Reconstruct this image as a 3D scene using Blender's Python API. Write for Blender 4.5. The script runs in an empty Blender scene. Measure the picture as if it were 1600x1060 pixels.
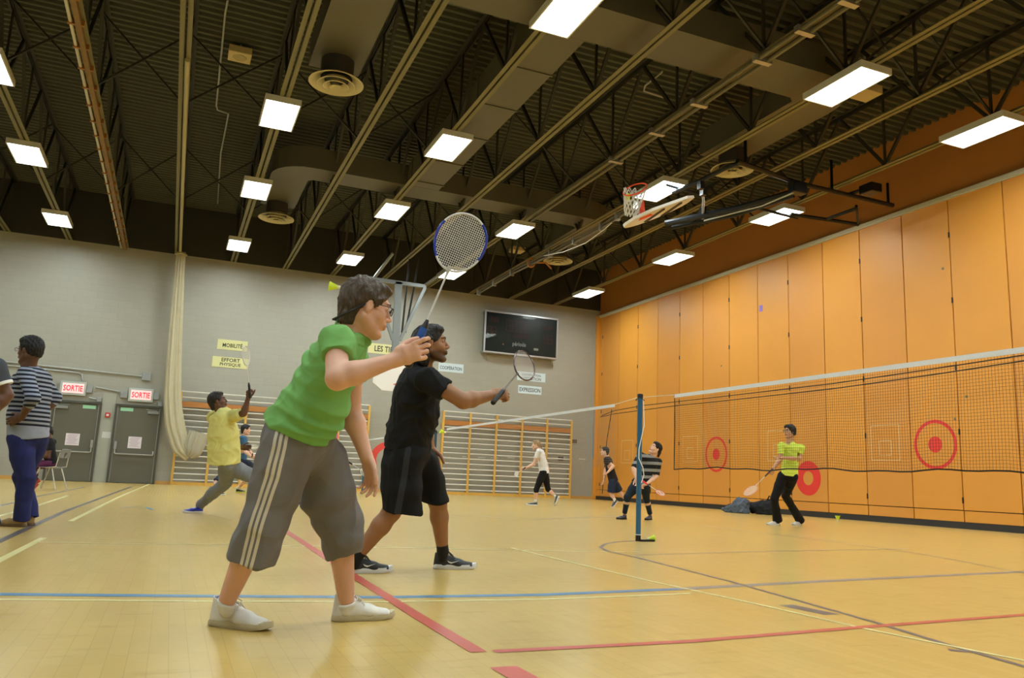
import bpy, math, random
import numpy as np
from mathutils import Vector, Matrix
random.seed(7)
C = bpy.context.scene.collection
SC = bpy.context.scene

# ------------------------------------------------------------------ camera
FPX, YAW, PITCH, ROLL, CAMH = 1256.333, 0.3908, 0.1734, 0.0429, 0.572
def _axes():
    cy, sy = math.cos(YAW), math.sin(YAW)
    fw = np.array([sy*math.cos(PITCH), cy*math.cos(PITCH), math.sin(PITCH)])
    r0 = np.array([cy, -sy, 0.0]); u0 = np.cross(r0, fw)
    r = r0*math.cos(ROLL)+u0*math.sin(ROLL); u = -r0*math.sin(ROLL)+u0*math.cos(ROLL)
    return r, u, fw
CR, CU, CF = _axes()
CO = np.array([0, 0, CAMH])
cd = bpy.data.cameras.new('camera'); cam = bpy.data.objects.new('camera', cd); C.objects.link(cam)
M = Matrix.Identity(4)
for i in range(3):
    M[i][0] = CR[i]; M[i][1] = CU[i]; M[i][2] = -CF[i]; M[i][3] = CO[i]
cam.matrix_world = M
cd.sensor_width = 36.0; cd.sensor_fit = 'HORIZONTAL'; cd.lens = 36.0*FPX/1600.0
cd.clip_start = 0.05; cd.clip_end = 200
SC.camera = cam
# ------------------------------------------------------------------ world, exposure
w = bpy.data.worlds.new('world'); SC.world = w; w.use_nodes = True
w.node_tree.nodes['Background'].inputs[0].default_value = (0.8, 0.85, 1, 1)
w.node_tree.nodes['Background'].inputs[1].default_value = 0.02
SC.view_settings.view_transform = 'Standard'; SC.view_settings.look = 'None'
SC.view_settings.exposure = 0.0; SC.view_settings.gamma = 1.0
SC.view_settings.use_curve_mapping = False
SC.cycles.use_denoising = True
SC.cycles.max_bounces = 8; SC.cycles.diffuse_bounces = 5
SC.cycles.sample_clamp_indirect = 2.5; SC.cycles.sample_clamp_direct = 8
LAMP = 58.0            # radiance of the fluorescent diffusers

# pixel (of the 1600x1060 photograph) -> point on a real plane of the hall
def ray(x, y): return CF+(x-800)/FPX*CR-(y-530)/FPX*CU
def onz(x, y, z=0.0): d = ray(x, y); return CO+d*((z-CAMH)/d[2])
def onY(x, y, Y): d = ray(x, y); return CO+d*(Y/d[1])
def onX(x, y, X): d = ray(x, y); return CO+d*(X/d[0])
def onD(x, y, D): return CO+ray(x, y)*D
def depth(p): return float((np.array(p)-CO)@CF)

YB, XR, ZR, ZB, ZD = 26.55, 14.487, 6.80, 7.07, 8.62   # back wall, right wall, rail, joist bottom, deck
XL, YF = -12.0, -4.0

# ------------------------------------------------------------------ materials
def lin(c):
    return tuple((v/12.92 if v <= 0.04045 else ((v+0.055)/1.055)**2.4) for v in [x/255 for x in c])+(1,)
MATS = {}
def mat(name, col, rough=0.6, metal=0.0, spec=0.5, noise=0.0, nscale=8.0, bump=0.0, bscale=60.0, emit=0, coat=0.0, alpha=1.0, trans=0.0, stretch=None):
    if name in MATS: return MATS[name]
    m = bpy.data.materials.new(name); m.use_nodes = True; MATS[name] = m
    nt = m.node_tree; b = nt.nodes['Principled BSDF']
    c = lin(col)
    b.inputs['Base Color'].default_value = c; b.inputs['Roughness'].default_value = rough
    b.inputs['Metallic'].default_value = metal; b.inputs['Specular IOR Level'].default_value = spec
    b.inputs['Coat Weight'].default_value = coat; b.inputs['Alpha'].default_value = alpha
    b.inputs['Transmission Weight'].default_value = trans
    if emit:
        b.inputs['Emission Color'].default_value = c; b.inputs['Emission Strength'].default_value = emit
    tc = nt.nodes.new('ShaderNodeTexCoord')
    src = tc.outputs['Object']
    if stretch:
        mp = nt.nodes.new('ShaderNodeMapping'); mp.inputs['Scale'].default_value = stretch
        nt.links.new(src, mp.inputs[0]); src = mp.outputs[0]
    if noise:
        n = nt.nodes.new('ShaderNodeTexNoise'); n.inputs['Scale'].default_value = nscale; n.inputs['Detail'].default_value = 4
        nt.links.new(src, n.inputs['Vector'])
        mx = nt.nodes.new('ShaderNodeMix'); mx.data_type = 'RGBA'
        mx.inputs[6].default_value = tuple(v*(1-noise) for v in c[:3])+(1,)
        mx.inputs[7].default_value = tuple(min(1, v*(1+noise)) for v in c[:3])+(1,)
        nt.links.new(n.outputs['Fac'], mx.inputs[0]); nt.links.new(mx.outputs[2], b.inputs['Base Color'])
    if bump:
        n2 = nt.nodes.new('ShaderNodeTexNoise'); n2.inputs['Scale'].default_value = bscale; n2.inputs['Detail'].default_value = 3
        nt.links.new(src, n2.inputs['Vector'])
        bp = nt.nodes.new('ShaderNodeBump'); bp.inputs['Strength'].default_value = bump; bp.inputs['Distance'].default_value = 0.01
        nt.links.new(n2.outputs['Fac'], bp.inputs['Height']); nt.links.new(bp.outputs[0], b.inputs['Normal'])
    return m

def nd(nt, t, **kw):
    n = nt.nodes.new(t)
    for k, v in kw.items(): setattr(n, k, v)
    return n
def mathn(nt, op, a, b=None, c=None):
    n = nt.nodes.new('ShaderNodeMath'); n.operation = op
    for i, v in enumerate((a, b, c)):
        if v is None: continue
        if isinstance(v, (int, float)): n.inputs[i].default_value = v
        else: nt.links.new(v, n.inputs[i])
    return n.outputs[0]
def mixn(nt, fac, a, b, blend='MIX'):
    n = nt.nodes.new('ShaderNodeMix'); n.data_type = 'RGBA'; n.blend_type = blend
    for i, v in ((0, fac), (6, a), (7, b)):
        if isinstance(v, (int, float)): n.inputs[i].default_value = v
        elif isinstance(v, tuple): n.inputs[i].default_value = v
        else: nt.links.new(v, n.inputs[i])
    return n.outputs[2]

def floor_material():
    m = bpy.data.materials.new('varnished_wood_floor'); m.use_nodes = True; nt = m.node_tree; b = nt.nodes['Principled BSDF']
    tc = nd(nt, 'ShaderNodeTexCoord')
    mp = nd(nt, 'ShaderNodeMapping'); mp.inputs['Rotation'].default_value = (0, 0, math.pi/2)
    nt.links.new(tc.outputs['Object'], mp.inputs[0])
    br = nd(nt, 'ShaderNodeTexBrick'); br.offset = 0.37
    br.inputs['Color1'].default_value = lin((207, 174, 98)); br.inputs['Color2'].default_value = lin((201, 168, 92))
    br.inputs['Mortar'].default_value = lin((184, 154, 88)); br.inputs['Scale'].default_value = 1.0
    br.inputs['Brick Width'].default_value = 0.3; br.inputs['Row Height'].default_value = 0.057
    br.inputs['Mortar Size'].default_value = 0.0012; br.inputs['Bias'].default_value = 0.0
    nt.links.new(mp.outputs[0], br.inputs['Vector'])
    n = nd(nt, 'ShaderNodeTexNoise'); n.inputs['Scale'].default_value = 1.3; n.inputs['Detail'].default_value = 5
    nt.links.new(tc.outputs['Object'], n.inputs['Vector'])
    col = mixn(nt, mathn(nt, 'MULTIPLY', n.outputs['Fac'], 0.45), br.outputs['Color'], lin((194, 168, 108)))
    # scuffs, short grey-brown rubs from shoes
    mp2 = nd(nt, 'ShaderNodeMapping'); mp2.inputs['Scale'].default_value = (2.2, 9, 1); mp2.inputs['Rotation'].default_value = (0, 0, 0.5)
    nt.links.new(tc.outputs['Object'], mp2.inputs[0])
    n2 = nd(nt, 'ShaderNodeTexNoise'); n2.inputs['Scale'].default_value = 1.6; n2.inputs['Detail'].default_value = 6
    nt.links.new(mp2.outputs[0], n2.inputs['Vector'])
    s = mathn(nt, 'MULTIPLY', mathn(nt, 'SUBTRACT', n2.outputs['Fac'], 0.58), 2.0)
    cl = nd(nt, 'ShaderNodeClamp'); nt.links.new(s, cl.inputs[0]); cl.inputs['Max'].default_value = 0.4
    col = mixn(nt, cl.outputs[0], col, lin((150, 122, 66)))
    nt.links.new(col, b.inputs['Base Color'])
    b.inputs['Roughness'].default_value = 0.23
    b.inputs['Specular IOR Level'].default_value = 0.5
    return m
def block_material():
    m = bpy.data.materials.new('painted_block_wall'); m.use_nodes = True; nt = m.node_tree; b = nt.nodes['Principled BSDF']
    tc = nd(nt, 'ShaderNodeTexCoord'); sx = nd(nt, 'ShaderNodeSeparateXYZ'); nt.links.new(tc.outputs['Object'], sx.inputs[0])
    cx = nd(nt, 'ShaderNodeCombineXYZ'); nt.links.new(mathn(nt, 'ADD', sx.outputs[0], sx.outputs[1]), cx.inputs[0]); nt.links.new(sx.outputs[2], cx.inputs[1])
    br = nd(nt, 'ShaderNodeTexBrick'); br.inputs['Scale'].default_value = 1; br.inputs['Brick Width'].default_value = 0.4
    br.inputs['Row Height'].default_value = 0.2; br.inputs['Mortar Size'].default_value = 0.006; br.inputs['Mortar Smooth'].default_value = 0.4
    c = (160, 158, 146)
    br.inputs['Color1'].default_value = lin(c); br.inputs['Color2'].default_value = lin((157, 155, 143)); br.inputs['Mortar'].default_value = lin((152, 150, 139))
    nt.links.new(cx.outputs[0], br.inputs['Vector'])
    n = nd(nt, 'ShaderNodeTexNoise'); n.inputs['Scale'].default_value = 0.6; n.inputs['Detail'].default_value = 5
    nt.links.new(tc.outputs['Object'], n.inputs['Vector'])
    col = mixn(nt, mathn(nt, 'MULTIPLY', n.outputs['Fac'], 0.35), br.outputs['Color'], lin((148, 147, 138)))
    nt.links.new(col, b.inputs['Base Color']); b.inputs['Roughness'].default_value = 0.42
    bp = nd(nt, 'ShaderNodeBump'); bp.inputs['Strength'].default_value = 0.35; bp.inputs['Distance'].default_value = 0.006; bp.invert = True
    nt.links.new(br.outputs['Fac'], bp.inputs['Height']); nt.links.new(bp.outputs[0], b.inputs['Normal'])
    return m

FLOOR = floor_material(); BLOCK = block_material()
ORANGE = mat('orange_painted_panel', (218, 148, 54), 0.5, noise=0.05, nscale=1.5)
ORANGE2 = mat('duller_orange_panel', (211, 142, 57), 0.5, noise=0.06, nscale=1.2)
DECK = mat('brown_steel_deck', (66, 67, 54), 0.7, noise=0.15, nscale=2)
CHORD = mat('painted_joist_steel', (112, 106, 72), 0.5, noise=0.1, nscale=3)
WEB = mat('dark_web_steel', (44, 42, 34), 0.6)
DUCT = mat('painted_duct', (88, 84, 70), 0.5, noise=0.08, nscale=2)
DARK = mat('dark_metal', (34, 32, 30), 0.5)
BLACK = mat('black', (16, 16, 18), 0.5)
WHITE = mat('white_painted_metal', (232, 232, 228), 0.4)
GREY = mat('grey_metal', (150, 154, 154), 0.4, metal=0.3)
SILVER = mat('silver_metal', (190, 192, 194), 0.3, metal=0.8)
GALV = mat('galvanised_conduit', (172, 176, 174), 0.4, metal=0.5)

# ------------------------------------------------------------------ mesh building
def V(*a): return np.array(a if len(a) > 1 else a[0], float)
def unit(v): v = np.array(v, float); return v/(np.linalg.norm(v)+1e-12)
def perp(d, hint=(0, 0, 1)):
    d = unit(d); h = np.array(hint, float)
    if abs(d@unit(h)) > 0.97: h = np.array([1, 0, 0], float) if abs(d[0]) < 0.9 else np.array([0, 1, 0], float)
    s = unit(np.cross(d, h)); return s, np.cross(s, d)
class MB:
    def __init__(s): s.v = []; s.f = []; s.mi = []; s.cur = 0
    def add(s, vs, fs):
        o = len(s.v); s.v += [tuple(map(float, p)) for p in vs]
        s.f += [tuple(i+o for i in f) for f in fs]; s.mi += [s.cur]*len(fs); return s
    def box(s, c, size, ax=None):
        ax = np.eye(3) if ax is None else np.array(ax, float); c = np.array(c, float)
        h = np.array(size, float)/2
        vs = [c+ax[0]*h[0]*i+ax[1]*h[1]*j+ax[2]*h[2]*k for i in (-1, 1) for j in (-1, 1) for k in (-1, 1)]
        return s.add(vs, [(0, 1, 3, 2), (4, 6, 7, 5), (0, 4, 5, 1), (2, 3, 7, 6), (0, 2, 6, 4), (1, 5, 7, 3)])
    def span(s, lo, hi):
        lo = np.array(lo, float); hi = np.array(hi, float); return s.box((lo+hi)/2, hi-lo)
    def bar(s, a, b, w, h, hint=(0, 0, 1)):
        a = V(a); b = V(b); d = unit(b-a); sd, up = perp(d, hint)
        return s.box((a+b)/2, (w, h, np.linalg.norm(b-a)), (sd, up, d))
    def tube(s, pts, r, n=8, closed=False, caps=True, flat=1.0, hint=(0, 0, 1)):
        P = [V(p) for p in pts]; m = len(P); rr = r if hasattr(r, '__len__') else [r]*m
        vs = []; sd = None
        for i in range(m):
            if closed: d = unit(P[(i+1) % m]-P[i-1])
            else: d = unit(P[min(i+1, m-1)]-P[max(i-1, 0)])
            if sd is None: sd, up = perp(d, hint)
            else:
                sd = unit(sd-d*(sd@d)); up = np.cross(sd, d)
            for k in range(n):
                a = 2*math.pi*k/n
                vs.append(P[i]+rr[i]*(math.cos(a)*sd+flat*math.sin(a)*up))
        fs = []
        for i in range(m if closed else m-1):
            for k in range(n):
                a = i*n+k; b = i*n+(k+1) % n; j = ((i+1) % m)*n
                fs.append((a, b, j+(k+1) % n, j+k))
        if not closed and caps:
            fs.append(tuple(range(n-1, -1, -1))); fs.append(tuple((m-1)*n+k for k in range(n)))
        return s.add(vs, fs)
    def lathe(s, prof, c=(0, 0, 0), ax=(0, 0, 1), n=24, caps=True):
        d = unit(ax); sd, up = perp(d, (0, 1, 0.01)); c = V(c); vs = []
        for r, h in prof:
            for k in range(n):
                a = 2*math.pi*k/n; vs.append(c+d*h+r*(math.cos(a)*sd+math.sin(a)*up))
        m = len(prof); fs = [(i*n+k, i*n+(k+1) % n, (i+1)*n+(k+1) % n, (i+1)*n+k) for i in range(m-1) for k in range(n)]
        if caps: fs += [tuple(range(n-1, -1, -1)), tuple((m-1)*n+k for k in range(n))]
        return s.add(vs, fs)
    def prism(s, poly, thick):              # poly: 3D points of a flat outline, thick: vector
        P = [V(p) for p in poly]; t = V(thick); n = len(P)
        vs = P+[p+t for p in P]
        fs = [tuple(range(n-1, -1, -1)), tuple(range(n, 2*n))]+[(i, (i+1) % n, n+(i+1) % n, n+i) for i in range(n)]
        return s.add(vs, fs)
    def loft(s, rings, closed=True, caps=True):
        m = len(rings); n = len(rings[0]); vs = [p for r in rings for p in r]
        fs = [(i*n+k, i*n+(k+1) % n, (i+1)*n+(k+1) % n, (i+1)*n+k) for i in range(m-1) for k in range(n if closed else n-1)]
        if caps and closed: fs += [tuple(range(n-1, -1, -1)), tuple((m-1)*n+k for k in range(n))]
        return s.add(vs, fs)
    def build(s, name, material, parent=None, smooth=False, bevel=0.0, angle=40):
        v = np.array(s.v, float)
        org = np.zeros(3)
        me = bpy.data.meshes.new(name); me.from_pydata(s.v, [], s.f)
        mats = material if isinstance(material, (list, tuple)) else [material]
        for q in mats: me.materials.append(q)
        if len(mats) > 1: me.polygons.foreach_set('material_index', s.mi)
        me.update()
        o = bpy.data.objects.new(name, me); C.objects.link(o)
        if smooth:
            me.polygons.foreach_set('use_smooth', [True]*len(me.polygons))
            try: me.set_sharp_from_angle(angle=math.radians(angle))
            except Exception: pass
        if bevel:
            md = o.modifiers.new('bevel', 'BEVEL'); md.width = bevel; md.segments = 2; md.limit_method = 'ANGLE'
        if parent is not None: attach(o, parent)
        return o
def attach(o, parent):
    o.parent = parent
    o.matrix_parent_inverse = parent.matrix_basis.inverted()     # parents are never nested with transforms here
def recentre(o, at):
    at = Vector([float(x) for x in at])
    o.data.transform(Matrix.Translation(-at)); o.location = at
def tag(o, label, cat, group=None, kind=None):
    if label: o['label'] = label
    if cat: o['category'] = cat
    if group: o['group'] = group
    if kind: o['kind'] = kind
    return o
def struct(o, label=None):
    o['kind'] = 'structure'
    if label: o['label'] = label
    return o
def empty(name, loc, label, cat, group=None):
    o = bpy.data.objects.new(name, None); C.objects.link(o); o.empty_display_size = 0.1
    o.location = [float(x) for x in loc]
    return tag(o, label, cat, group)
def copy_tree(o, off, parent=None, top=True):
    c = o.copy(); C.objects.link(c)
    if parent is not None: c.parent = parent
    if top: c.location = o.location+Vector(off)
    for ch in [x for x in bpy.data.objects if x.parent == o and x != c]: copy_tree(ch, off, c, False)
    return c
def text(body, name, material, origin, xa, ya, height, parent, extrude=0.001, bold=0.0, squeeze=1.0, align='CENTER'):
    cu = bpy.data.curves.new(name, 'FONT'); cu.body = body; cu.size = 1.0; cu.extrude = 0.0; cu.offset = bold
    cu.align_x = align; cu.align_y = 'CENTER'; cu.resolution_u = 2
    t = bpy.data.objects.new(name, cu); C.objects.link(t)
    dg = bpy.context.evaluated_depsgraph_get(); me = bpy.data.meshes.new_from_object(t.evaluated_get(dg))
    bpy.data.objects.remove(t); bpy.data.curves.remove(cu)
    me.name = name
    ys = [v.co.y for v in me.vertices]; y0, y1 = min(ys), max(ys)
    k = height/(y1-y0); xa = unit(xa); ya = unit(ya); na = np.cross(xa, ya)
    for v in me.vertices:
        p = V(origin)+xa*v.co.x*k*squeeze+ya*(v.co.y-(y0+y1)/2)*k+na*extrude
        v.co = p
    me.materials.clear(); me.materials.append(material)
    o = bpy.data.objects.new(name, me); C.objects.link(o)
    if parent is not None: attach(o, parent)
    return o
def attach_m(o, p): attach(o, p); return o

# ================================================================== SETTING
m = MB().span((XL, YF, -0.12), (XR, YB, 0)); fl = struct(m.build('floor', FLOOR))
# painted court lines (flat paint on the wood, part of the floor)
LB = mat('blue_line_paint', (72, 128, 168), 0.3, noise=0.08, nscale=4); LN = mat('navy_line_paint', (92, 84, 84), 0.35, noise=0.12, nscale=4)
LR = mat('red_line_paint', (196, 84, 72), 0.3, noise=0.06, nscale=5); LY = mat('pale_yellow_line_paint', (228, 216, 150), 0.3)
LGB = mat('faded_grey_blue_line_paint', (134, 128, 122), 0.32, noise=0.06)
def line(pts, wd, material, label, z=0.0012, arc=False):
    P = [onz(x, y, 0) for x, y in pts]
    L = []; Rr = []
    for i in range(len(P)):
        d = unit(P[min(i+1, len(P)-1)]-P[max(i-1, 0)]); n = np.array([-d[1], d[0], 0])*wd/2
        L.append(P[i]+n+V(0, 0, z)); Rr.append(P[i]-n+V(0, 0, z))
    m = MB(); n = len(P); m.add(L+Rr, [(i, n+i, n+i+1, i+1) for i in range(n-1)])
    o = m.build('court_line', material, fl); o['label'] = label; return o
line([(-30, 929), (300, 932), (600, 934), (850, 930), (1060, 921)], 0.075, LB, 'blue court line')
line([(1060, 921), (1300, 908), (1620, 893)], 0.08, LGB, 'faded grey blue end of the court line')
line([(-30, 937), (300, 940), (600, 941), (850, 937), (1080, 928)], 0.032, LY, 'thin pale yellow line', 0.001)
line([(440, 826), (560, 905), (660, 968), (748, 1020)], 0.06, LR, 'red diagonal line', 0.0018)
line([(772, 1019), (1080, 1003), (1345, 981), (1620, 960)], 0.045, LR, 'red cross line', 0.0018)
line([(786, 1043), (850, 1078)], 0.09, LR, 'short red mark', 0.0018)
line([(205, 761), (100, 800), (-20, 855)], 0.06, LN, 'dark navy line in front of the doors')
line([(245, 752), (195, 773), (182, 779)], 0.05, LY, 'pale line')
line([(182, 779), (110, 815)], 0.05, LY, 'pale line by the doors')
line([(68, 841), (-20, 886)], 0.05, LY, 'pale line at left')
line([(52, 848), (400, 852), (900, 862), (1000, 863)], 0.03, LY, 'faint long yellow line')
line([(106, 775), (60, 790), (-20, 812)], 0.05, LY, 'pale line')
line([(130, 762), (60, 776), (-20, 796)], 0.05, LGB, 'grey blue line')
line([(1000, 845), (965, 847), (945, 851), (938, 856), (950, 862), (1000, 873)], 0.035, LN, 'dark arc around the post')
line([(1000, 873), (1140, 909), (1370, 974), (1480, 1008), (1620, 1048)], 0.032, LN, 'dark navy line', 0.0014)
line([(800, 857), (1000, 905), (1180, 944), (1360, 985), (1620, 1037)], 0.028, LY, 'yellow diagonal line', 0.0016)
line([(1228, 946), (1300, 961)], 0.10, LN, 'dark floor patch', 0.0008)
line([(1482, 1016), (1512, 1019)], 0.05, LN, 'small dark floor patch', 0.0008)
line([(238, 797), (228, 793), (190, 793)], 0.05, LB, 'blue arc')
line([(690, 803), (830, 812), (990, 806)], 0.03, LGB, 'faint far line')
line([(1100, 822), (1300, 846), (1450, 868), (1620, 900)], 0.02, LGB, 'faint line toward the orange wall')
line([(990, 868), (1200, 862), (1420, 858)], 0.02, LGB, 'faint cross line')

m = MB().span((XL, YB, -0.1), (XR+0.6, YB+0.2, ZB)); m.cur = 1; m.span((XL, YB, ZB), (XR+0.6, YB+0.2, ZD+0.3))
wb = struct(m.build('wall_back', [BLOCK, mat('dark_upper_wall', (46, 44, 38), 0.7)]), 'grey painted block wall')
struct(MB().span((XL-0.2, YF, -0.1), (XL, YB+0.2, ZD+0.3)).build('wall_left', BLOCK))
struct(MB().span((XL-0.2, YF-0.2, -0.1), (XR+0.6, YF, ZD+0.3)).build('wall_front', BLOCK))
# folding partition on the right: header wall above, panels below
wr = struct(MB().span((XR+0.06, YF, ZR+0.0), (XR+0.4, YB, ZD+0.3)).build('wall_right', mat('shaded_orange_header', (178, 116, 52), 0.6, noise=0.06, nscale=2)), 'orange wall above the folding panels')  # panel orange darkened: the shade under the deck is put into this colour
MB().span((XR+0.12, YF, -0.1), (XR+0.4, YB, ZR)).build('backing', DARK, wr)
edges = [26.45, 26.2, 24.96, 23.70, 22.45, 21.19, 19.965, 18.71, 17.47, 16.26, 15.03, 13.84, 12.63, 11.455, 10.24]
while edges[-1] > YF+1.3: edges.append(edges[-1]-1.222)
hinge = mat('hinge_dark', (60, 44, 30), 0.5)
for i in range(len(edges)-1):
    a, b = edges[i+1]+0.012, edges[i]-0.012
    m = MB(); m.span((XR, a, 0.36), (XR+0.07, b, ZR-0.03)); m.span((XR+0.008, a, 0.13), (XR+0.07, b, 0.345))
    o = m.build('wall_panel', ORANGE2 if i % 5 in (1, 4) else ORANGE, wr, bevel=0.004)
    if i % 2 == 0 and i < 16:
        h = MB()
        for z in (0.55, 1.9, 3.2, 4.6, 6.0):
            h.tube([(XR-0.006, a-0.008, z-0.06), (XR-0.006, a-0.008, z+0.06)], 0.014, 8)
            h.span((XR-0.004, a-0.03, z-0.05), (XR+0.0005, a+0.014, z+0.05))
        h.build('hinge', hinge, o)
struct(MB().span((XR-0.03, YF, ZR-0.035), (XR+0.1, YB, ZR+0.0)).span((XR-0.05, YF, ZR+0.0), (XR+0.07, YB, ZR+0.07)).build('trim_1', mat('cream_track', (196, 190, 168), 0.4), bevel=0.005), 'pale track rail above the orange panels')
struct(MB().span((XR-0.01, YF, 0), (XR+0.08, YB-0.0, 0.125)).build('baseboard_right', mat('black_rubber', (40, 38, 38), 0.5)))
struct(MB().span((-0.36, YB-0.03, 0), (8.3, YB, 0.10)).span((13.5, YB-0.03, 0), (XR, YB, 0.10)).span((XL, YB-0.03, 0), (-3.5, YB, 0.1)).build('baseboard_back', mat('yellow_wood', (196, 150, 78), 0.5, noise=0.1, nscale=6, stretch=(1, 1, 12))))
# corner post of the partition (orange, with grey plate)
HEADM = 0
cp = struct(MB().span((XR-0.12, YB-0.1, 0.0), (XR+0.1, YB-0.0, ZR+0.05)).build('trim_2', ORANGE), 'orange corner jamb of the folding wall')
MB().span((XR-0.135, YB-0.09, 1.5), (XR-0.12, YB-0.02, 3.4)).build('cover_plate', GREY, cp)
# painted / taped marks on the orange wall (part of the wall surface)
RED = mat('red_target_paint', (222, 52, 44), 0.5)
def ring(y, z, r0, r1, name='target_mark', n=48):
    m = MB(); vs = []; x = XR-0.0035
    for k in range(n):
        a = 2*math.pi*k/n
        for r in (r0, r1): vs.append((x, y+r*math.cos(a), z+r*math.sin(a)))
    m.add(vs, [(2*k, 2*k+1, (2*k+3) % (2*n), (2*k+2) % (2*n)) for k in range(n)]); return m.build(name, RED, wr)
def disc(y, z, r, n=32):
    MB().add([(XR-0.0035, y+r*math.cos(2*math.pi*k/n), z+r*math.sin(2*math.pi*k/n)) for k in range(n)], [tuple(range(n))]).build('target_mark', RED, wr)
for y, z in ((19.33, 1.55), (12.03, 1.66)):
    ring(y, z, 0.44, 0.51); disc(y, z, 0.165)
ring(15.67, 0.92, 0.17, 0.42)
TAPE = mat('white_tape', (226, 206, 160), 0.6)
def square(y, z, s):
    m = MB(); x = XR-0.003; t = 0.012
    for s_, dz in ((s, 0), (s*0.42, -0.12)):
        m.span((x-0.002, y-s_/2, z+dz-s_/2), (x, y-s_/2+t, z+dz+s_/2)); m.span((x-0.002, y+s_/2-t, z+dz-s_/2), (x, y+s_/2, z+dz+s_/2))
        m.span((x-0.002, y-s_/2, z+dz+s_/2-t), (x, y+s_/2, z+dz+s_/2)); m.span((x-0.002, y-s_/2, z+dz-s_/2), (x, y+s_/2, z+dz-s_/2+t))
    m.build('tape_square', TAPE, wr)
for y, z in ((20.6, 1.72), (16.75, 1.74), (13.3, 1.73), (24.3, 1.7)): square(y, z, 0.78)
p = onX(1189, 482, XR-0.004)
MB().box(p, (0.003, 0.13, 0.17)).build('sticker', mat('violet_sticker', (140, 110, 200), 0.5), wr)
for q in ((1492, 655), (1127, 572), (1473, 420), (1510, 620)):
    p = onX(q[0], q[1], XR-0.004); MB().box(p, (0.004, 0.05, 0.05)).build('scuff', mat('scuff', (120, 110, 70), 0.6), wr)

# corrugated roof deck
m = MB(); pitch = 0.2; prof = []
y = YF
while y < YB+0.1:
    prof += [(y, ZD), (y+0.07, ZD), (y+0.1, ZD+0.07), (y+0.17, ZD+0.07)]; y += pitch
n = len(prof)
m.add([(XL, a, b) for a, b in prof]+[(XR+0.4, a, b) for a, b in prof], [(i, n+i, n+i+1, i+1) for i in range(n-1)])
m.span((XL, YF, ZD+0.08), (XR+0.4, YB+0.2, ZD+0.3))
struct(m.build('ceiling', DECK), 'dark corrugated steel roof deck')

# ================================================================== ROOF JOISTS
JX = [-6.67, -5.07, -3.473, -1.946, -0.470, 1.184, 2.797, 4.341, 5.991, 7.632, 9.262, 10.81, 12.59]
NTH = ['thirteenth', 'twelfth', 'eleventh', 'tenth', 'ninth', 'eighth', 'seventh', 'sixth', 'fifth', 'fourth', 'third', 'second', 'first']
def joist(x, label):
    j = empty('roof_joist', (x, YF, ZB), label, 'roof joist', 'steel joists under the roof deck')
    for s in (-1, 1):
        m = MB(); m.span((x+s*0.055-0.035, YF, ZB), (x+s*0.055+0.035, YB, ZB+0.008)); m.span((x+s*0.02-0.004, YF, ZB), (x+s*0.02+0.004, YB, ZB+0.07))
        m.build('bottom_chord', CHORD, j)
    m = MB()
    for s in (-1, 1):
        m.span((x+s*0.055-0.035, YF, ZD-0.01), (x+s*0.055+0.035, YB, ZD-0.002)); m.span((x+s*0.02-0.004, YF, ZD-0.08), (x+s*0.02+0.004, YB, ZD))
    m.build('top_chord', WEB, j)
    m = MB(); y = YB-0.3; L = 2.3
    m.bar((x, y, ZD-0.03), (x, y, ZB+0.03), 0.05, 0.05)
    while y-L > YF:
        m.bar((x, y, ZD-0.04), (x, y-L/2, ZB+0.04), 0.055, 0.055); m.bar((x, y-L/2, ZB+0.04), (x, y-L, ZD-0.04), 0.055, 0.055)
        m.bar((x, y-L/2, ZB+0.03), (x, y-L/2, ZD-0.03), 0.04, 0.04); y -= L
    m.build('web', WEB, j); return j
for i, x in enumerate(JX): joist(x, 'long steel roof joist with twin bottom chords, %s counted from the orange wall' % NTH[i])
bx = []
for y in (8.9, 15.2, 21.2):
    for a, b in zip(JX[:-1], JX[1:]):
        if y == 15.2 and 4 < a < 5: continue
        m = MB(); m.bar((a, y, ZB+0.06), (b, y, ZD-0.08), 0.035, 0.035); m.bar((b, y+0.04, ZB+0.06), (a, y+0.04, ZD-0.08), 0.035, 0.035)
        o = m.build('cross_brace', WEB); tag(o, 'crossed bridging bars between the %s and %s joists from the orange wall, %s row' % (NTH[JX.index(a)], NTH[JX.index(b)], {8.9: 'nearest', 15.2: 'middle', 21.2: 'farthest'}[y]), 'brace', 'cross bracing between the roof joists')

# ================================================================== CEILING LIGHTS
DIFF = bpy.data.materials.new('lamp_diffuser'); DIFF.use_nodes = True
_b = DIFF.node_tree.nodes['Principled BSDF']; _b.inputs['Base Color'].default_value = (0.9, 0.9, 0.9, 1)
_b.inputs['Emission Color'].default_value = (0.90, 1.0, 0.97, 1); _b.inputs['Emission Strength'].default_value = LAMP
HOUS = mat('lamp_housing', (214, 214, 206), 0.4)
def lamp(x, y, label):
    z = ZB-0.002
    l = empty('ceiling_light', (x, y, z), label, 'ceiling light', 'fluorescent ceiling lights')
    m = MB(); W, L = 0.62, 1.24
    for s in (-1, 1):
        m.box((x+s*(W/2-0.012), y, z-0.055), (0.024, L, 0.11)); m.box((x, y+s*(L/2-0.012), z-0.055), (W-0.049, 0.024, 0.11))
    m.box((x, y, z-0.008), (W-0.05, L-0.05, 0.016)); m.build('housing', HOUS, l)
    MB().box((x, y, z-0.085), (W-0.052, L-0.052, 0.02)).build('diffuser', DIFF, l)
    return l
XS = {-3.5: 'in the leftmost row', 1.17: 'in the row just right of the curtain', 4.39: 'in the row beside the long air duct', 7.65: 'in the short row of two', 9.3: 'in the row nearest the folded basketball hoop', 12.6: 'in the row along the orange wall'}
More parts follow.
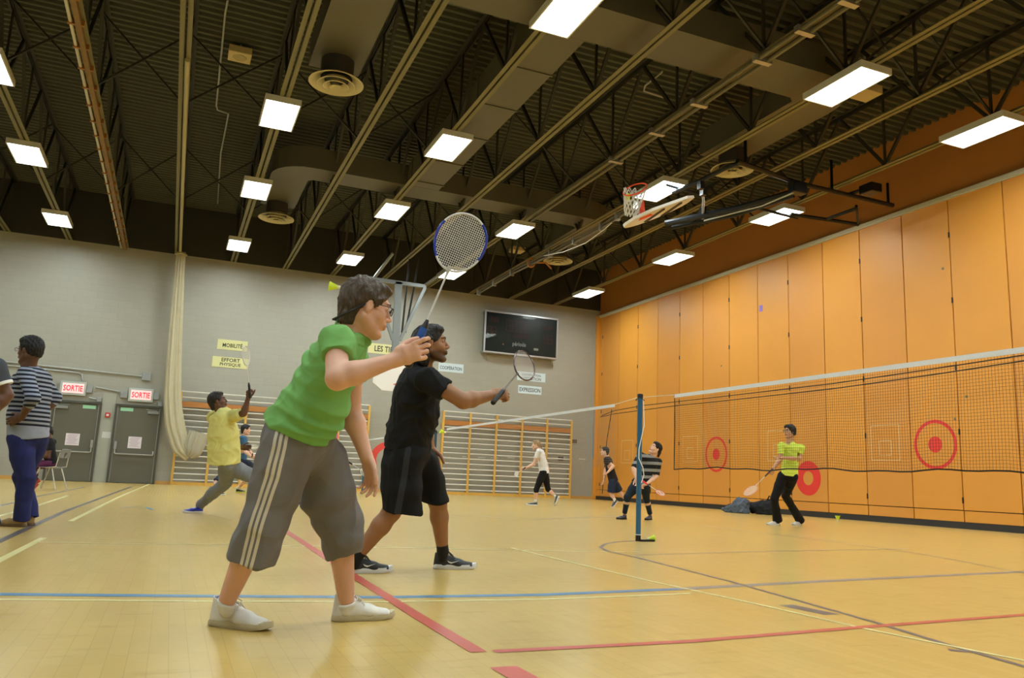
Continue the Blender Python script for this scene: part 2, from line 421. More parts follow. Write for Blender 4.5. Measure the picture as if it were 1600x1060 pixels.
LP = [(-3.5, 14.9, 'cut off by the left edge'), (-3.5, 19.1, 'upper'), (-3.5, 24.1, 'lowest'),
      (1.17, 14.5, 'largest'), (1.17, 18.9, 'middle'), (1.17, 24.1, 'farthest'),
      (4.39, 9.15, 'cut off at top'), (4.39, 14.4, 'second'), (4.39, 18.8, 'third'), (4.39, 23.9, 'farthest'),
      (7.65, 18.7, 'nearer'), (7.65, 23.9, 'farther, behind the racket'),
      (9.3, 9.05, 'largest'), (9.3, 14.4, 'behind the basketball net'),
      (12.6, 9.2, 'nearest'), (12.6, 14.5, 'behind black hoop frame'), (12.6, 18.8, 'third'), (12.6, 23.9, 'farthest')]
for x, y, s in LP: lamp(x, y, 'bright fluorescent light, %s, %s' % (s, XS[x]))
for x in (-3.5, 1.17, 4.39, 9.3, 12.6):
    for y in (4.3, -0.6): lamp(x, y, 'bright fluorescent light %s, %s' % ('over the camera' if y > 0 else 'behind the camera', XS[x]))
for y in (4.3, 9.2, 14.5, 19.1, 24.1): lamp(-8.6, y, 'bright fluorescent light beyond the left edge, %s from the grey wall' % {4.3: 'fifth', 9.2: 'fourth', 14.5: 'third', 19.1: 'second', 24.1: 'first'}[y])

# ================================================================== DUCTS, DIFFUSERS
du = empty('air_duct', (4.87, 9.8, 7.35), 'long rectangular painted air duct branching across the ceiling', 'duct')
m = MB(); m.span((4.48, 10.3, 7.35), (5.26, 17.8, 7.85)); m.build('main_duct', DUCT, du, bevel=0.01)
for yy in (11.5, 13.0, 14.5, 16.0, 17.4): MB().span((4.46, yy, 7.33), (5.28, yy+0.035, 7.87)).build('duct_seam', DUCT, du)
def branch(y0, y1, ya):
    # transverse duct with rounded ends turning toward the round diffusers
    m = MB(); zc = 7.35; h = 0.5; w = y1-y0
    out = [(1.9+0.45, y0), (9.87-0.6, y0)]
    for k in range(7):
        a = -math.pi/2+k*math.pi/12; out.append((9.87-0.6+ (0.6+0.45)*math.cos(a), y0+(0.6+0.45)+(0.6+0.45)*math.sin(a)))
    out += [(10.32, ya), (9.42, ya), (9.42, y1+0.1), (9.3, y1), (2.4, y1), (2.3, y1+0.1), (2.3, ya), (1.45, ya), (1.45, y0+0.8)]
    for k in range(1, 6):
        a = math.pi+k*math.pi/12; out.append((2.3+0.85*math.cos(a), y0+0.85+0.85*math.sin(a)))
    m.prism([(a, b, zc) for a, b in out][::1], (0, 0, h)); m.build('branch_duct', DUCT, du)
branch(9.4, 10.3, 13.1); branch(17.8, 18.6, 21.0)
def diffuser(x, y, label, r=0.44):
    z = 6.95
    d = empty('round_air_diffuser', (x, y, z), label, 'air diffuser', 'round air diffusers')
    MB().lathe([(0.27, 0.10), (0.27, 0.398)], (x, y, z), n=28, caps=False).build('neck', mat('dark_duct_neck', (52, 48, 46), 0.6), d, smooth=True)
    cream = mat('cream_diffuser', (196, 186, 150), 0.45)
    m = MB()
    for ro, ri, z0, z1 in ((r, 0.26, 0.0, 0.10), (0.30, 0.2, -0.03, 0.05), (0.2, 0.11, -0.055, 0.02), (0.10, 0.01, -0.08, 0.0)):
        m.lathe([(ri, z1), (ri+0.01, z1+0.008), (ro, z0+0.008), (ro+0.012, z0-0.004), (ro, z0-0.01), (ri, z1-0.012)], (x, y, z), n=36, caps=False)
    m.build('cone_ring', cream, d, smooth=True)
    MB().lathe([(0.26, 0.07), (0.0, 0.069)], (x, y, z), n=28, caps=False).build('throat', BLACK, d)
diffuser(1.88, 12.72, 'round cream air diffuser nearest the camera, upper left of centre')
diffuser(1.85, 20.78, 'round cream air diffuser left of the green shirted player, farther down the hall')
diffuser(9.87, 12.63, 'round cream air diffuser above the folded basketball frame', 0.42)
diffuser(9.86, 20.65, 'small distant round air diffuser beside the pipe with hanging cable', 0.42)

# pipes, tracks and small boxes under the deck
m = MB(); 
t = empty('curtain_track', (-1.95, 12, ZB-0.05), 'rusty brown steel track with a bright pipe running to the grey wall', 'track')
MB().span((-1.99, YF, ZB-0.10), (-1.91, YB-0.05, ZB-0.0)).build('rail', mat('rusty_track', (120, 92, 50), 0.6, noise=0.25, nscale=8), t)
MB().tube([(-2.06, YF+.1, ZB-0.05), (-2.06, YB-0.1, ZB-0.05)], 0.028, 10).build('pipe', mat('bright_pipe', (214, 206, 188), 0.3, metal=0.3), t)
y = -3.0
while y < 26:
    MB().span((-2.10, y, ZB-0.09), (-1.87, y+0.05, ZB-0.005)).build('clamp', mat('orange_clamp', (150, 96, 40), 0.5), t); y += 0.75
t = MB().tube([(-0.43, 13.2, ZB-0.045), (-0.40, YB-0.3, ZB-0.045)], 0.04, 10).build('curtain_pipe', mat('olive_pipe', (168, 160, 120), 0.4), smooth=True)
tag(t, 'pale olive pipe under a joist leading to the hanging curtain', 'pipe')
# double pipe with clamps along the fourth joist
t = empty('clamped_pipe_pair', (7.6, 12, ZB-0.1), 'pair of dark pipes with bright clamps under a joist right of centre', 'pipe')
for dx in (-0.07, 0.09): MB().tube([(7.63+dx, YF+.1, ZB-0.06), (7.63+dx, 17.8, ZB-0.06)], 0.035, 8).build('pipe', mat('pipe_olive_dark', (96, 90, 62), 0.45), t, smooth=True)
for y in (4.5, 7.3, 8.1, 9.0, 10.6, 11.9, 13.4): MB().span((7.48, y, ZB-0.11), (7.79, y+0.09, ZB-0.01)).build('clamp', SILVER, t)
# sagging cable truss toward far right (from hoop to diffuser)
A = [onz(992, 318, 6.9), onz(940, 352, 6.9), onz(860, 394, 6.9), onz(800, 424, 6.9), onz(748, 455, 6.9)]
t = empty('conduit_bundle', A[2], 'bundled conduit with clamps and a sagging white cable in the far ceiling', 'conduit')
for dz in (0, -0.09): MB().tube([a+V(0, 0, dz) for a in A], 0.03, 8).build('conduit', mat('conduit_brown', (112, 102, 76), 0.4, metal=0.3), t)
for k in range(9):
    f = k/8*(len(A)-1); i = min(int(f), len(A)-2); q = A[i]+(A[i+1]-A[i])*(f-i); MB().box(q-V(0, 0, 0.045), (0.12, 0.08, 0.2)).build('clamp', GREY, t)
MB().tube([onz(965, 340, 6.86), onz(945, 358, 6.7), onz(915, 380, 6.6), onz(880, 394, 6.65), onz(850, 400, 6.8)], 0.012, 6).build('cable', WHITE, t)
oc = mat('orange_cable', (170, 110, 40), 0.5)
c0 = onz(838, 411, 6.85)
MB().tube([c0+V(0.1*math.cos(a)-0.14, 0.1*math.sin(a*0.5), 0.13*math.sin(a)) for a in np.linspace(0, 2*math.pi, 14)]+[c0+V(0.3, 0, 0.05), c0+V(0.5, 0.02, -0.1)], 0.025, 6).build('looped_cable', oc, t)

def smallbox(px, py, z, size, label, name, cat, mt):
    p = onz(px, py, z); o = MB().box(p, size).build(name, mt, bevel=0.01); recentre_ok = True
    tag(o, label, cat); return p, o
cream = mat('cream_plastic', (206, 188, 140), 0.5)
p, o = smallbox(375, 85, 8.45, (0.42, 0.42, 0.14), 'square cream speaker box under the roof deck above the curtain', 'ceiling_speaker', 'speaker', cream)
MB().lathe([(0.13, -0.072), (0.125, -0.08), (0.0, -0.08)], p, n=24, caps=False).build('grille', mat('cream_grille', (180, 164, 122), 0.6), o)
MB().tube([p+V(0, 0, 0.07), p+V(0, 0, 0.3)], 0.02, 8).build('hanger', GREY, o)
p, o = smallbox(1353, 144, 7.9, (0.40, 0.40, 0.16), 'cream speaker box beside the large light above the orange wall', 'ceiling_speaker', 'speaker', cream)
MB().tube([p+V(0, 0, 0.08), p+V(0, 0, 0.9)], 0.02, 8).build('hanger', GREY, o)
p, o = smallbox(808, 391, 7.9, (0.42, 0.42, 0.12), 'small cream speaker box far down the ceiling beyond the racket', 'ceiling_speaker', 'speaker', cream)
MB().tube([p+V(0, 0, 0.06), p+V(0, 0, 0.9)], 0.02, 8).build('hanger', GREY, o)
# thin conduit run down the deck
pts = [onz(356, 0, 8.5), onz(352, 20, 8.5), onz(338, 165, 8.5), onz(340, 172, 8.5), onz(357, 178, 8.5), onz(345, 240, 8.5), onz(340, 318, 8.5)]
o = MB().tube(pts, 0.018, 6).build('thin_conduit', GALV); tag(o, 'thin bent conduit running along the roof deck left of centre', 'conduit')
pts = [onz(1165, 20, 8.3), onz(1140, 32, 8.3)]
o = MB().tube([onz(1035, 112, 8.2), onz(1008, 134, 8.2), onz(1006, 142, 8.2), onz(1037, 152, 8.2)], 0.02, 6).build('bent_conduit', GALV); tag(o, 'short bent grey conduit near top centre of the ceiling', 'conduit')
# ================================================================== THINGS ON THE BACK WALL
YW = YB-0.001
def lbl(o, l): o['label'] = l; return o
DOOR = mat('olive_brown_door', (92, 90, 78), 0.5, noise=0.05, nscale=2)
FRM = mat('door_frame', (70, 68, 60), 0.5)
PALE = mat('pale_edge_metal', (150, 148, 138), 0.4)
PAPER = mat('paper', (226, 216, 224), 0.7)
INK = mat('faint_ink', (176, 160, 176), 0.7)
def door(n, x0, x1, zt, handle_left, label):
    d = struct(MB().span((x0+0.06, YW-0.05, 0.012), (x1-0.06, YW-0.005, zt-0.06)).build('door_%d' % n, DOOR), label)
    f = MB(); f.span((x0, YW-0.09, 0), (x0+0.06, YW, zt)); f.span((x1-0.06, YW-0.09, 0), (x1, YW, zt)); f.span((x0+0.06, YW-0.09, zt-0.06), (x1-0.06, YW, zt))
    f.build('door_frame', FRM, d)
    m = MB(); m.span((x0+0.065, YW-0.06, 0.02), (x0+0.085, YW-0.052, zt-0.065)); m.span((x1-0.085, YW-0.06, 0.02), (x1-0.065, YW-0.052, zt-0.065))
    m.build('edge_strip', PALE, d)
    y = YW-0.05; a, b = x0+0.13, x1-0.13
    s = 1 if handle_left else -1; hx = a if handle_left else b; ox = b if handle_left else a
    m = MB(); m.span((hx-0.035, y-0.07, 0.98), (hx+0.035, y, 1.2)); m.build('latch_box', SILVER, d, bevel=0.008)
    m = MB(); m.tube([(hx, y-0.08, 1.0), (hx, y-0.09, 0.86), (hx+s*0.03, y-0.09, 0.84), (ox, y-0.09, 0.84), (ox, y-0.08, 0.86), (ox, y-0.03, 0.95)], 0.02, 8)
    m.build('push_bar', SILVER, d, smooth=True)
    c = MB(); cx = ox-s*0.12
    c.span((cx-0.15, y-0.07, zt-0.24), (cx+0.15, y, zt-0.16)); c.bar((cx+s*0.1, y-0.09, zt-0.15), (cx-s*0.2, y-0.12, zt-0.12), 0.03, 0.012)
    c.build('door_closer', GREY, d, bevel=0.005)
    g = x0+0.32 if handle_left else x1-0.32
    MB().span((g-0.17, y-0.006, zt-0.2), (g+0.17, y-0.001, zt-0.1)).build('exit_sticker', mat('pale_green_sticker', (150, 206, 170), 0.4), d)
    px = (x0+x1)/2+(0.0 if handle_left else 0.0)
    p = MB(); p.span((px-0.19, y-0.004, 1.02), (px+0.17, y-0.001, 1.36)); pp = p.build('notice', PAPER, d)
    q = MB()
    for k in range(9): q.span((px-0.15+0.03*(k % 3 == 0), y-0.006, 1.32-k*0.032), (px+0.13-0.02*(k % 4), y-0.0045, 1.332-k*0.032))
    q.build('print_line', INK, pp)
    return d
door(1, -3.30, -2.03, 2.30, False, 'olive brown exit door at left behind the seated woman')
door(2, -1.67, -0.38, 2.30, True, 'olive brown exit door at right beside the wall bars')
MB().span((-2.03, YW-0.02, 0), (-1.67, YW, 2.6)).build('door_pillar', mat('pillar_grey', (158, 160, 148), 0.5, noise=0.06, nscale=3), wb)
MB().span((-1.93, YW-0.024, 1.28), (-1.70, YW-0.02, 1.46)).build('pale_patch', mat('pale_patch', (196, 198, 196), 0.6), wb)
fb = MB().span((-1.91, YW-0.07, 1.88), (-1.78, YW-0.021, 2.02)).build('fire_alarm_box', mat('alarm_red', (196, 44, 40), 0.4), bevel=0.006)
tag(fb, 'small red fire alarm box on the pillar between the two doors', 'alarm')
MB().span((-1.88, YW-0.085, 1.92), (-1.81, YW-0.07, 1.98)).build('pull_handle', WHITE, fb)

SIGNW = mat('lit_sign_face', (250, 206, 206), 0.4, emit=0.5); SIGNR = mat('sign_red_letters', (226, 40, 60), 0.4, emit=0.3)
def sortie(cx, cz, label):
    e = empty('exit_sign', (cx, YW, cz), label, 'exit sign', 'illuminated exit signs above the doors')
    MB().span((cx-0.34, YW-0.10, cz-0.2), (cx+0.34, YW-0.01, cz+0.2)).build('housing', mat('sign_housing', (176, 184, 180), 0.35), e, bevel=0.008)
    f = MB().span((cx-0.28, YW-0.115, cz-0.14), (cx+0.28, YW-0.101, cz+0.14)).build('sign_face', SIGNW, e)
    text('SORTIE', 'lettering', SIGNR, (cx, YW-0.117, cz), (1, 0, 0), (0, 0, 1), 0.17, f, 0.001, bold=0.02, squeeze=0.68)
    MB().span((cx+0.345, YW-0.09, cz-0.10), (cx+0.5, YW-0.01, cz+0.12)).build('battery_box', GREY, e, bevel=0.006)
    return e
sortie(-2.83, 2.66, 'lit red and white SORTIE exit sign above the left door')
sortie(-1.02, 2.60, 'lit red and white SORTIE exit sign above the right door')
def jbox(x, z, s, label):
    o = MB().span((x-s/2, YW-0.1, z-s/2), (x+s/2, YW, z+s/2)).build('junction_box', GREY, bevel=0.008); tag(o, label, 'electrical box', 'electrical boxes above the doors')
    MB().tube([(x-s*0.3, YW-0.104, z+s*0.3), (x-s*0.3, YW-0.10, z+s*0.3)], 0.012, 8).build('screw', SILVER, o); return o
jbox(-0.93, 3.17, 0.24, 'grey electrical box at the right end of the upper conduit')
jbox(-1.48, 2.58, 0.19, 'dark framed grey electrical box just left of the right exit sign')
jbox(-2.12, 2.38, 0.13, 'small grey electrical box above the corner of the left door')
jbox(-0.47, 2.37, 0.13, 'small grey box right above the right door corner')
jbox(-3.36, 2.66, 0.2, 'grey electrical box just left of the left exit sign')
def conduit(pts, r, label):
    o = MB().tube([(x, YW-0.035, z) for x, z in pts], r, 8).build('wall_conduit', GALV, smooth=True); tag(o, label, 'conduit', 'conduit pipes above the doors')
    MB().box((pts[len(pts)//2][0], YW-0.02, pts[len(pts)//2][1]), (0.04, 0.04, 0.09)).build('strap', GREY, o)
conduit([(-5.5, 3.30), (-1.06, 3.17)], 0.027, 'upper long galvanised conduit above the exit signs')
conduit([(-5.5, 3.20), (-2.75, 3.12), (-2.66, 3.08), (-2.62, 2.9)], 0.022, 'galvanised conduit bending down to the left exit sign')
conduit([(-2.25, 2.74), (-1.60, 2.66)], 0.024, 'short conduit joining the left sign to a box')
conduit([(-2.4, 2.42), (-2.2, 2.39)], 0.02, 'very short conduit beside the small box over the left door')
# posters
def poster(x0, x1, z0, z1, lines, col, ink, label, h, bold=0.03, sq=0.62, dz=None):
    o = MB().span((x0, YW-0.012, z0), (x1, YW-0.003, z1)).build('poster', mat('poster_%d_%d' % (col[0], col[2]), col, 0.7)); tag(o, label, 'poster', 'word posters taped to the grey wall')
    n = len(lines)
    for i, l in enumerate(lines):
        zc = (z0+z1)/2+((n-1)/2-i)*(z1-z0)/n*0.9
        text(l, 'lettering', ink, ((x0+x1)/2, YW-0.013, zc), (1, 0, 0), (0, 0, 1), h, o, 0.001, bold=bold, squeeze=sq)
    return o
YEL = (220, 218, 160); PB = (214, 230, 236); INKB = mat('black_ink', (40, 44, 40), 0.6); INKN = mat('blue_black_ink', (50, 70, 96), 0.6)
poster(0.97, 1.87, 4.22, 4.54, ['MOBILITÉ'], YEL, INKB, 'yellow poster reading MOBILITE, upper of the two left of the green shirt', 0.16, 0.02, 0.82)
poster(0.87, 1.95, 3.66, 3.99, ['EFFORT', 'PHYSIQUE'], YEL, INKB, 'yellow poster reading EFFORT PHYSIQUE, lower of the two by the raised racket', 0.12, 0.02, 1.0)
poster(5.72, 6.90, 4.58, 4.92, ['LES TIRS'], YEL, INKB, 'yellow poster reading LES TI, partly behind the basketball mast', 0.2, 0.02, 0.78)
poster(8.22, 9.14, 4.18, 4.49, ['COOPÉRATION'], PB, INKN, 'pale blue poster reading COOPERATION beside the black haired player', 0.15, 0.015, 0.7)
poster(11.2, 12.32, 4.13, 4.45, ['COOPÉRATION-', 'OPPOSITION'], PB, INKB, 'pale poster reading COOPERATION OPPOSITION under the scoreboard', 0.11, 0.01, 0.88)
poster(11.26, 12.18, 3.66, 3.95, ['EXPRESSION'], PB, INKB, 'lowest pale poster reading EXPRESSION below the scoreboard', 0.15, 0.015, 0.74)
# red painted arc on the block wall
m = MB(); vs = []; n = 28
for k in range(n+1):
    a = math.pi*(1.12-1.15*k/n)
    for r in (0.42, 0.62): vs.append((6.75+r*1.15*math.cos(a), YW-0.003, 1.05+r*math.sin(a)))
m.add(vs, [(2*k, 2*k+1, 2*k+3, 2*k+2) for k in range(n)]); m.span((6.3, YW-0.004, 1.45-0.05), (7.1, YW-0.002, 1.48)) if False else None
m.build('red_arc', RED, wb)
for px, py in ((897, 690), (876, 717)):
    p = onY(px, py, YW); MB().box((p[0], YW-0.02, p[2]), (0.2, 0.04, 0.13)).build('socket', mat('brown_socket', (84, 70, 56), 0.5), wb)
m = MB(); 
for k in range(9):
    p = onY(700+k*26+random.uniform(-6, 6), 716+random.uniform(-2, 2), YW); m.box((p[0], YW-0.003, p[2]), (0.28, 0.004, 0.03))
m.build('scuff', mat('white_scuff', (206, 204, 196), 0.7), wb)

# scoreboard
sb = empty('scoreboard', (11.15, YW, 5.7), 'dark green electronic scoreboard with silver frame on the grey wall', 'scoreboard')
SBG = mat('scoreboard_green', (38, 52, 47), 0.4); x0, x1, z0, z1 = 9.78, 12.55, 5.02, 6.42
MB().span((x0, YW-0.30, z0), (x1, YW-0.06, z1)).build('case', SBG, sb, bevel=0.01)
fr = MB(); t = 0.06; y0, y1 = YW-0.36, YW-0.05
for a, b in (((x0-t, y0, z0-t), (x1+t, y1, z0)), ((x0-t, y0, z1), (x1+t, y1, z1+t)), ((x0-t, y0, z0), (x0, y0+0.06, z1)), ((x1, y0, z0), (x1+t, y1, z1))): fr.span(a, b)
fr.build('frame', SILVER, sb, bevel=0.006)
DIG = mat('unlit_digit', (122, 76, 68), 0.5); PANEL = mat('scoreboard_dark', (40, 46, 48), 0.3)
def digits(cx, cz, n, w, h):
    q = MB().span((cx-n*w/2-0.03, YW-0.306, cz-h/2-0.04), (cx+n*w/2+0.03, YW-0.301, cz+h/2+0.04)).build('digit_window', PANEL, sb)
    m = MB()
    for k in range(n):
        x = cx+(k-(n-1)/2)*w; a = w*0.36
        for i in range(5):
            for s in (-1, 1): m.span((x+s*a-0.012, YW-0.311, cz-h/2+(i+0.15)*h/5), (x+s*a+0.012, YW-0.307, cz-h/2+(i+0.8)*h/5))
        for zz in (-h/2, 0, h/2):
            for i in range(3): m.span((x-a+0.03+i*a*0.62, YW-0.311, cz+zz-0.012), (x-a+0.03+i*a*0.62+a*0.4, YW-0.307, cz+zz+0.012))
    m.build('segment', DIG, q)
digits(11.0, 6.02, 4, 0.23, 0.40); digits(10.02, 5.75, 2, 0.19, 0.32); digits(12.22, 5.68, 2, 0.19, 0.32); digits(10.08, 6.18, 3, 0.13, 0.16); digits(11.15, 5.66, 5, 0.13, 0.10); digits(12.2, 6.1, 3, 0.12, 0.10)
text('période', 'lettering', mat('white_print', (220, 226, 224), 0.5), (11.1, YW-0.303, 5.36), (1, 0, 0), (0, 0, 1), 0.2, sb, 0.001, bold=0.015, squeeze=0.8)
MB().span((11.68, YW-0.306, 5.22), (11.86, YW-0.301, 5.30)).build('white_tab', WHITE, sb)
for x, z in ((10.48, 5.32), (10.3, 5.35)): MB().tube([(x, YW-0.301, z), (x, YW-0.32, z)], 0.03, 10).build('indicator_lamp', mat('amber', (200, 150, 120), 0.4) if x > 10.4 else BLACK, sb)
gl = mat('scoreboard_glass', (10, 14, 14), 0.02, alpha=0.25, spec=0.5)
MB().span((x0, YW-0.345, z0), (x1, YW-0.34, z1)).build('front_glass', gl, sb)
for x in (9.85, 12.45): MB().tube([(x, YW-0.2, z0-0.05), (x+0.03, YW-0.2, z0-0.2), (x+0.15, YW-0.03, z0-0.28)], 0.02, 8).build('bracket', GREY, sb)


# wall bars
WOOD = mat('yellow_varnished_wood', (214, 168, 78), 0.4, noise=0.12, nscale=10, stretch=(1, 1, 0.15)); BROWNW = mat('brown_board', (172, 112, 52), 0.45, noise=0.15, nscale=6, stretch=(0.2, 1, 1))
RUNG = mat('pale_rung', (222, 220, 212), 0.35)
def wallbars(x0, nb, w, label, first_off=0):
    e = empty('wall_bars', (x0, YW, 0), label, 'wall bars', 'wooden gymnastic wall bars')
    H = 2.80; yo = YW-0.16
    for k in range(nb+1):
        x = x0+k*w; m = MB(); m.span((x-0.035, yo-0.05, 0), (x+0.035, yo+0.05, H)); m.span((x-0.035, yo+0.05, 2.3), (x+0.035, YW-0.001, 2.4)); m.span((x-0.035, yo+0.05, 0.1), (x+0.035, YW-0.001, 0.2))
        m.build('upright', WOOD, e, bevel=0.004)
    for i in range(16):
        z = 0.16+i*0.176
        if i == 13: continue
        MB().tube([(x0, yo-0.02, z), (x0+nb*w, yo-0.02, z)], 0.02, 8).build('rung', RUNG, e, smooth=True)
    MB().span((x0, yo-0.03, 2.34), (x0+nb*w, yo+0.02, 2.5)).build('top_board', BROWNW, e)
    MB().span((x0, yo-0.02, 0.0), (x0+nb*w, yo+0.03, 0.09)).build('base_board', WOOD, e)
wallbars(0.09, 6, 0.965, 'wooden wall bars with pale rungs between the curtain and the green shirted player')
wallbars(8.46, 5, 0.98, 'wooden wall bars with pale rungs behind the running woman in white')

# ------------------------------------------------ hanging divider curtain bundle
cur = empty('divider_curtain', (-0.38, 26.1, ZB-0.1), 'beige bundled divider curtain hanging from the ceiling track to the wall bars', 'curtain')
CUR = mat('beige_curtain_cloth', (184, 176, 148), 0.85, noise=0.1, nscale=5, bump=0.3, bscale=25)
def pleated(pts, rad, seed=0, n=64, flat=0.6, amp=0.16):
    P = [V(p) for p in pts]; rings = []; rs = random.Random(seed); ph = [rs.uniform(0, 6.28) for _ in range(5)]
    # resample
    Q = []; R2 = []
    for i in range(len(P)-1):
        for k in range(6):
            f = k/6; Q.append(P[i]*(1-f)+P[i+1]*f); R2.append(rad[i]*(1-f)+rad[i+1]*f)
    Q.append(P[-1]); R2.append(rad[-1]); Q = np.array(Q); 
    for _ in range(3): Q[1:-1] = (Q[:-2]+2*Q[1:-1]+Q[2:])/4
    sd = V(1, 0, 0)
    for i in range(len(Q)):
        d = unit(Q[min(i+1, len(Q)-1)]-Q[max(i-1, 0)]); s = unit(sd-d*(sd@d)); sd = s; u = np.cross(d, s)
        ring = []
        for k in range(n):
            a = 2*math.pi*k/n
            r = R2[i]*(1+amp*math.sin(9*a+ph[0]+0.05*i)+amp*0.6*math.sin(15*a+ph[1]-0.08*i)+amp*0.4*math.sin(4*a+ph[2]+0.1*i))
            ring.append(Q[i]+s*r*math.cos(a)+u*r*flat*math.sin(a))
        rings.append(ring)
    return MB().loft(rings)
def cy(px, py, Y=26.0): return onY(px, py, Y)
pts = [cy(283, 394), cy(281, 420), cy(277, 480), cy(272, 560), cy(270, 620), cy(273, 662), cy(283, 700), cy(295, 716)]
rads = [0.11, 0.11, 0.14, 0.18, 0.21, 0.23, 0.22, 0.12]
pleated(pts, rads, 3).build('gathered_cloth', CUR, cur, smooth=True, angle=80)
pts = [cy(296, 714, 25.95), cy(302, 706, 25.9), cy(306, 692, 25.9), cy(311, 676, 25.9)]
pleated(pts, [0.12, 0.22, 0.26, 0.24], 5, flat=0.5, amp=0.12).build('trailing_cloth', mat('grey_beige_cloth', (168, 162, 142), 0.9, bump=0.3, bscale=20), cur, smooth=True, angle=80)
MB().tube([cy(283, 398)+V(0.15*math.cos(a), 0.11*math.sin(a), 0.02*math.sin(3*a)) for a in np.linspace(0, 2*math.pi, 24)[:-1]], 0.035, 8, closed=True).build('tie_band', CUR, cur, smooth=True)

# ------------------------------------------------ basketball hoop folded down at the back wall
YH = 22.5
STEEL = mat('brushed_steel_tube', (130, 134, 134), 0.35, metal=0.6); RIMC = mat('orange_red_rim', (226, 78, 40), 0.4)
BBW = mat('white_backboard', (236, 232, 224), 0.4)
bk = empty('ceiling_hung_basketball_hoop', onY(622, 440, YH), 'steel mast with white fan backboard hanging between the two players', 'basketball hoop')
def hy(px, py, Y=YH): return onY(px, py, Y)
MB().bar(hy(623, 441), hy(616, 578), 0.20, 0.10, (0, 1, 0)).build('mast', STEEL, bk)
MB().bar(hy(580, 436), hy(665, 448), 0.10, 0.10, (0, 0, 1)).build('cross_bar', STEEL, bk)
for a, b in (((664, 449), (625, 532)), ((583, 438), (614, 532))): MB().bar(hy(*a), hy(*b), 0.09, 0.09, (0, 1, 0)).build('diagonal_brace', STEEL, bk)
for a, b in (((585, 434), (614, 396)), ((664, 446), (700, 420))):
    p = hy(*a); q = onY(b[0], b[1], YH-0.6); MB().tube([p, q], 0.045, 8).build('strut', STEEL, bk)
for dx, tx in ((0.0, 640), (0.18, 655)):
    p = hy(628+dx*30, 520); q = onY(tx, 405, YH+0.3); MB().tube([p, q], 0.03, 6).build('lift_rod', DARK, bk)
cx, _, cz = hy(619, 590); w2 = 0.70
fan = [(-0.42, -0.42), (0.42, -0.42), (w2, -0.22), (w2, 0.06)]+[(w2*math.cos(a), 0.06+0.36*math.sin(a)) for a in np.linspace(0.15, math.pi-0.15, 14)]+[(-w2, 0.06), (-w2, -0.22)]
MB().prism([(cx+a, YH-0.16, cz+b) for a, b in fan], (0, 0.05, 0)).build('backboard', BBW, bk)
rc = V(cx+0.06, YH-0.16-0.30, cz-0.25)
rm = MB().tube([rc+V(0.225*math.cos(a), 0.225*math.sin(a), 0) for a in np.linspace(0, 2*math.pi, 33)[:-1]], 0.012, 8, closed=True)
rm.box(rc+V(0, 0.26, 0), (0.14, 0.1, 0.03)); rm.build('rim', RIMC, bk, smooth=True)
def hoopnet(c, ax, parent, r0=0.22, L=0.42, n=12, tr=0.004, rows=6):
    d = unit(ax); s, u = perp(d, (0, 1, 0.2)); m = MB()
    for k in range(n):
        for sg in (-1, 1):
            pts = []
            for i in range(rows*2+1):
                f = i/(rows*2); r = r0*(1-0.5*f**0.8)+0.01*math.sin(9*f+k); a = 2*math.pi*(k+sg*f*rows*0.5)/n
                pts.append(V(c)+d*L*f+r*(math.cos(a)*s+math.sin(a)*u))
            m.tube(pts, tr, 4)
    return m.build('net', mat('white_cord', (224, 222, 216), 0.7), parent)
hoopnet(rc, (0, 0, -1), bk)

# ------------------------------------------------ basketball hoop folded up under the ceiling, right
fh = empty('folded_basketball_hoop', onz(1240, 300, 6.8), 'black steel basketball frame folded up under the ceiling with white fan board', 'basketball hoop')
BK = mat('black_tube', (24, 26, 30), 0.35, metal=0.4)
def zt(px, py, z): return onz(px, py, z)
def pipe(nm, pts, r=0.035, mt=BK): return MB().tube(pts, r, 8).build(nm, mt, fh, smooth=True)
pipe('frame_tube', [zt(1052, 301, 6.85), zt(1092, 284, 6.85), zt(1135, 262, 6.9), zt(1158, 254, 6.9)], 0.05)
pipe('frame_tube', [zt(1152, 252, 6.9), zt(1245, 286, 6.9), zt(1395, 321, 6.9)], 0.05)
pipe('frame_tube', [zt(1235, 335, 6.75), zt(1290, 343, 6.7), zt(1341, 351, 6.65)], 0.045)
pipe('frame_tube', [zt(1293, 342, 6.68), zt(1338, 326, 6.75)], 0.04)
pipe('frame_tube', [zt(1341, 351, 6.65), zt(1338, 322, 6.85)], 0.03)
pipe('frame_tube', [zt(1362, 292, 6.98), zt(1322, 305, 6.95)], 0.04)
a = zt(1246, 298, 6.72); 
m0 = zt(1040, 349, 6.5); pipe('mast', [a, zt(1150, 326, 6.6), m0], 0.07); m1 = zt(1050, 356, 6.45)
pipe('mast', [zt(1240, 306, 6.66), zt(1150, 336, 6.52), m1], 0.05)
pipe('mast', [zt(1240, 301, 6.62), zt(1190, 322, 6.5), zt(1100, 345, 6.42)], 0.018, SILVER)
MB().box(zt(1246, 294, 6.75), (0.35, 0.2, 0.25)).build('pulley_box', BK, fh, bevel=0.02)
MB().box(zt(1360, 296, 6.95), (0.3, 0.35, 0.2)).build('winch', BK, fh, bevel=0.02)
pipe('chain', [zt(1097, 288, 6.82), zt(1099, 315, 6.65), zt(1098, 345, 6.55)], 0.028, GREY)
m = MB()
for (px, py) in ((1095, 290), (1099, 300), (1098, 330)): m.box(zt(px, py, 6.7), (0.1, 0.12, 0.16))
m.build('shackle', BK, fh)
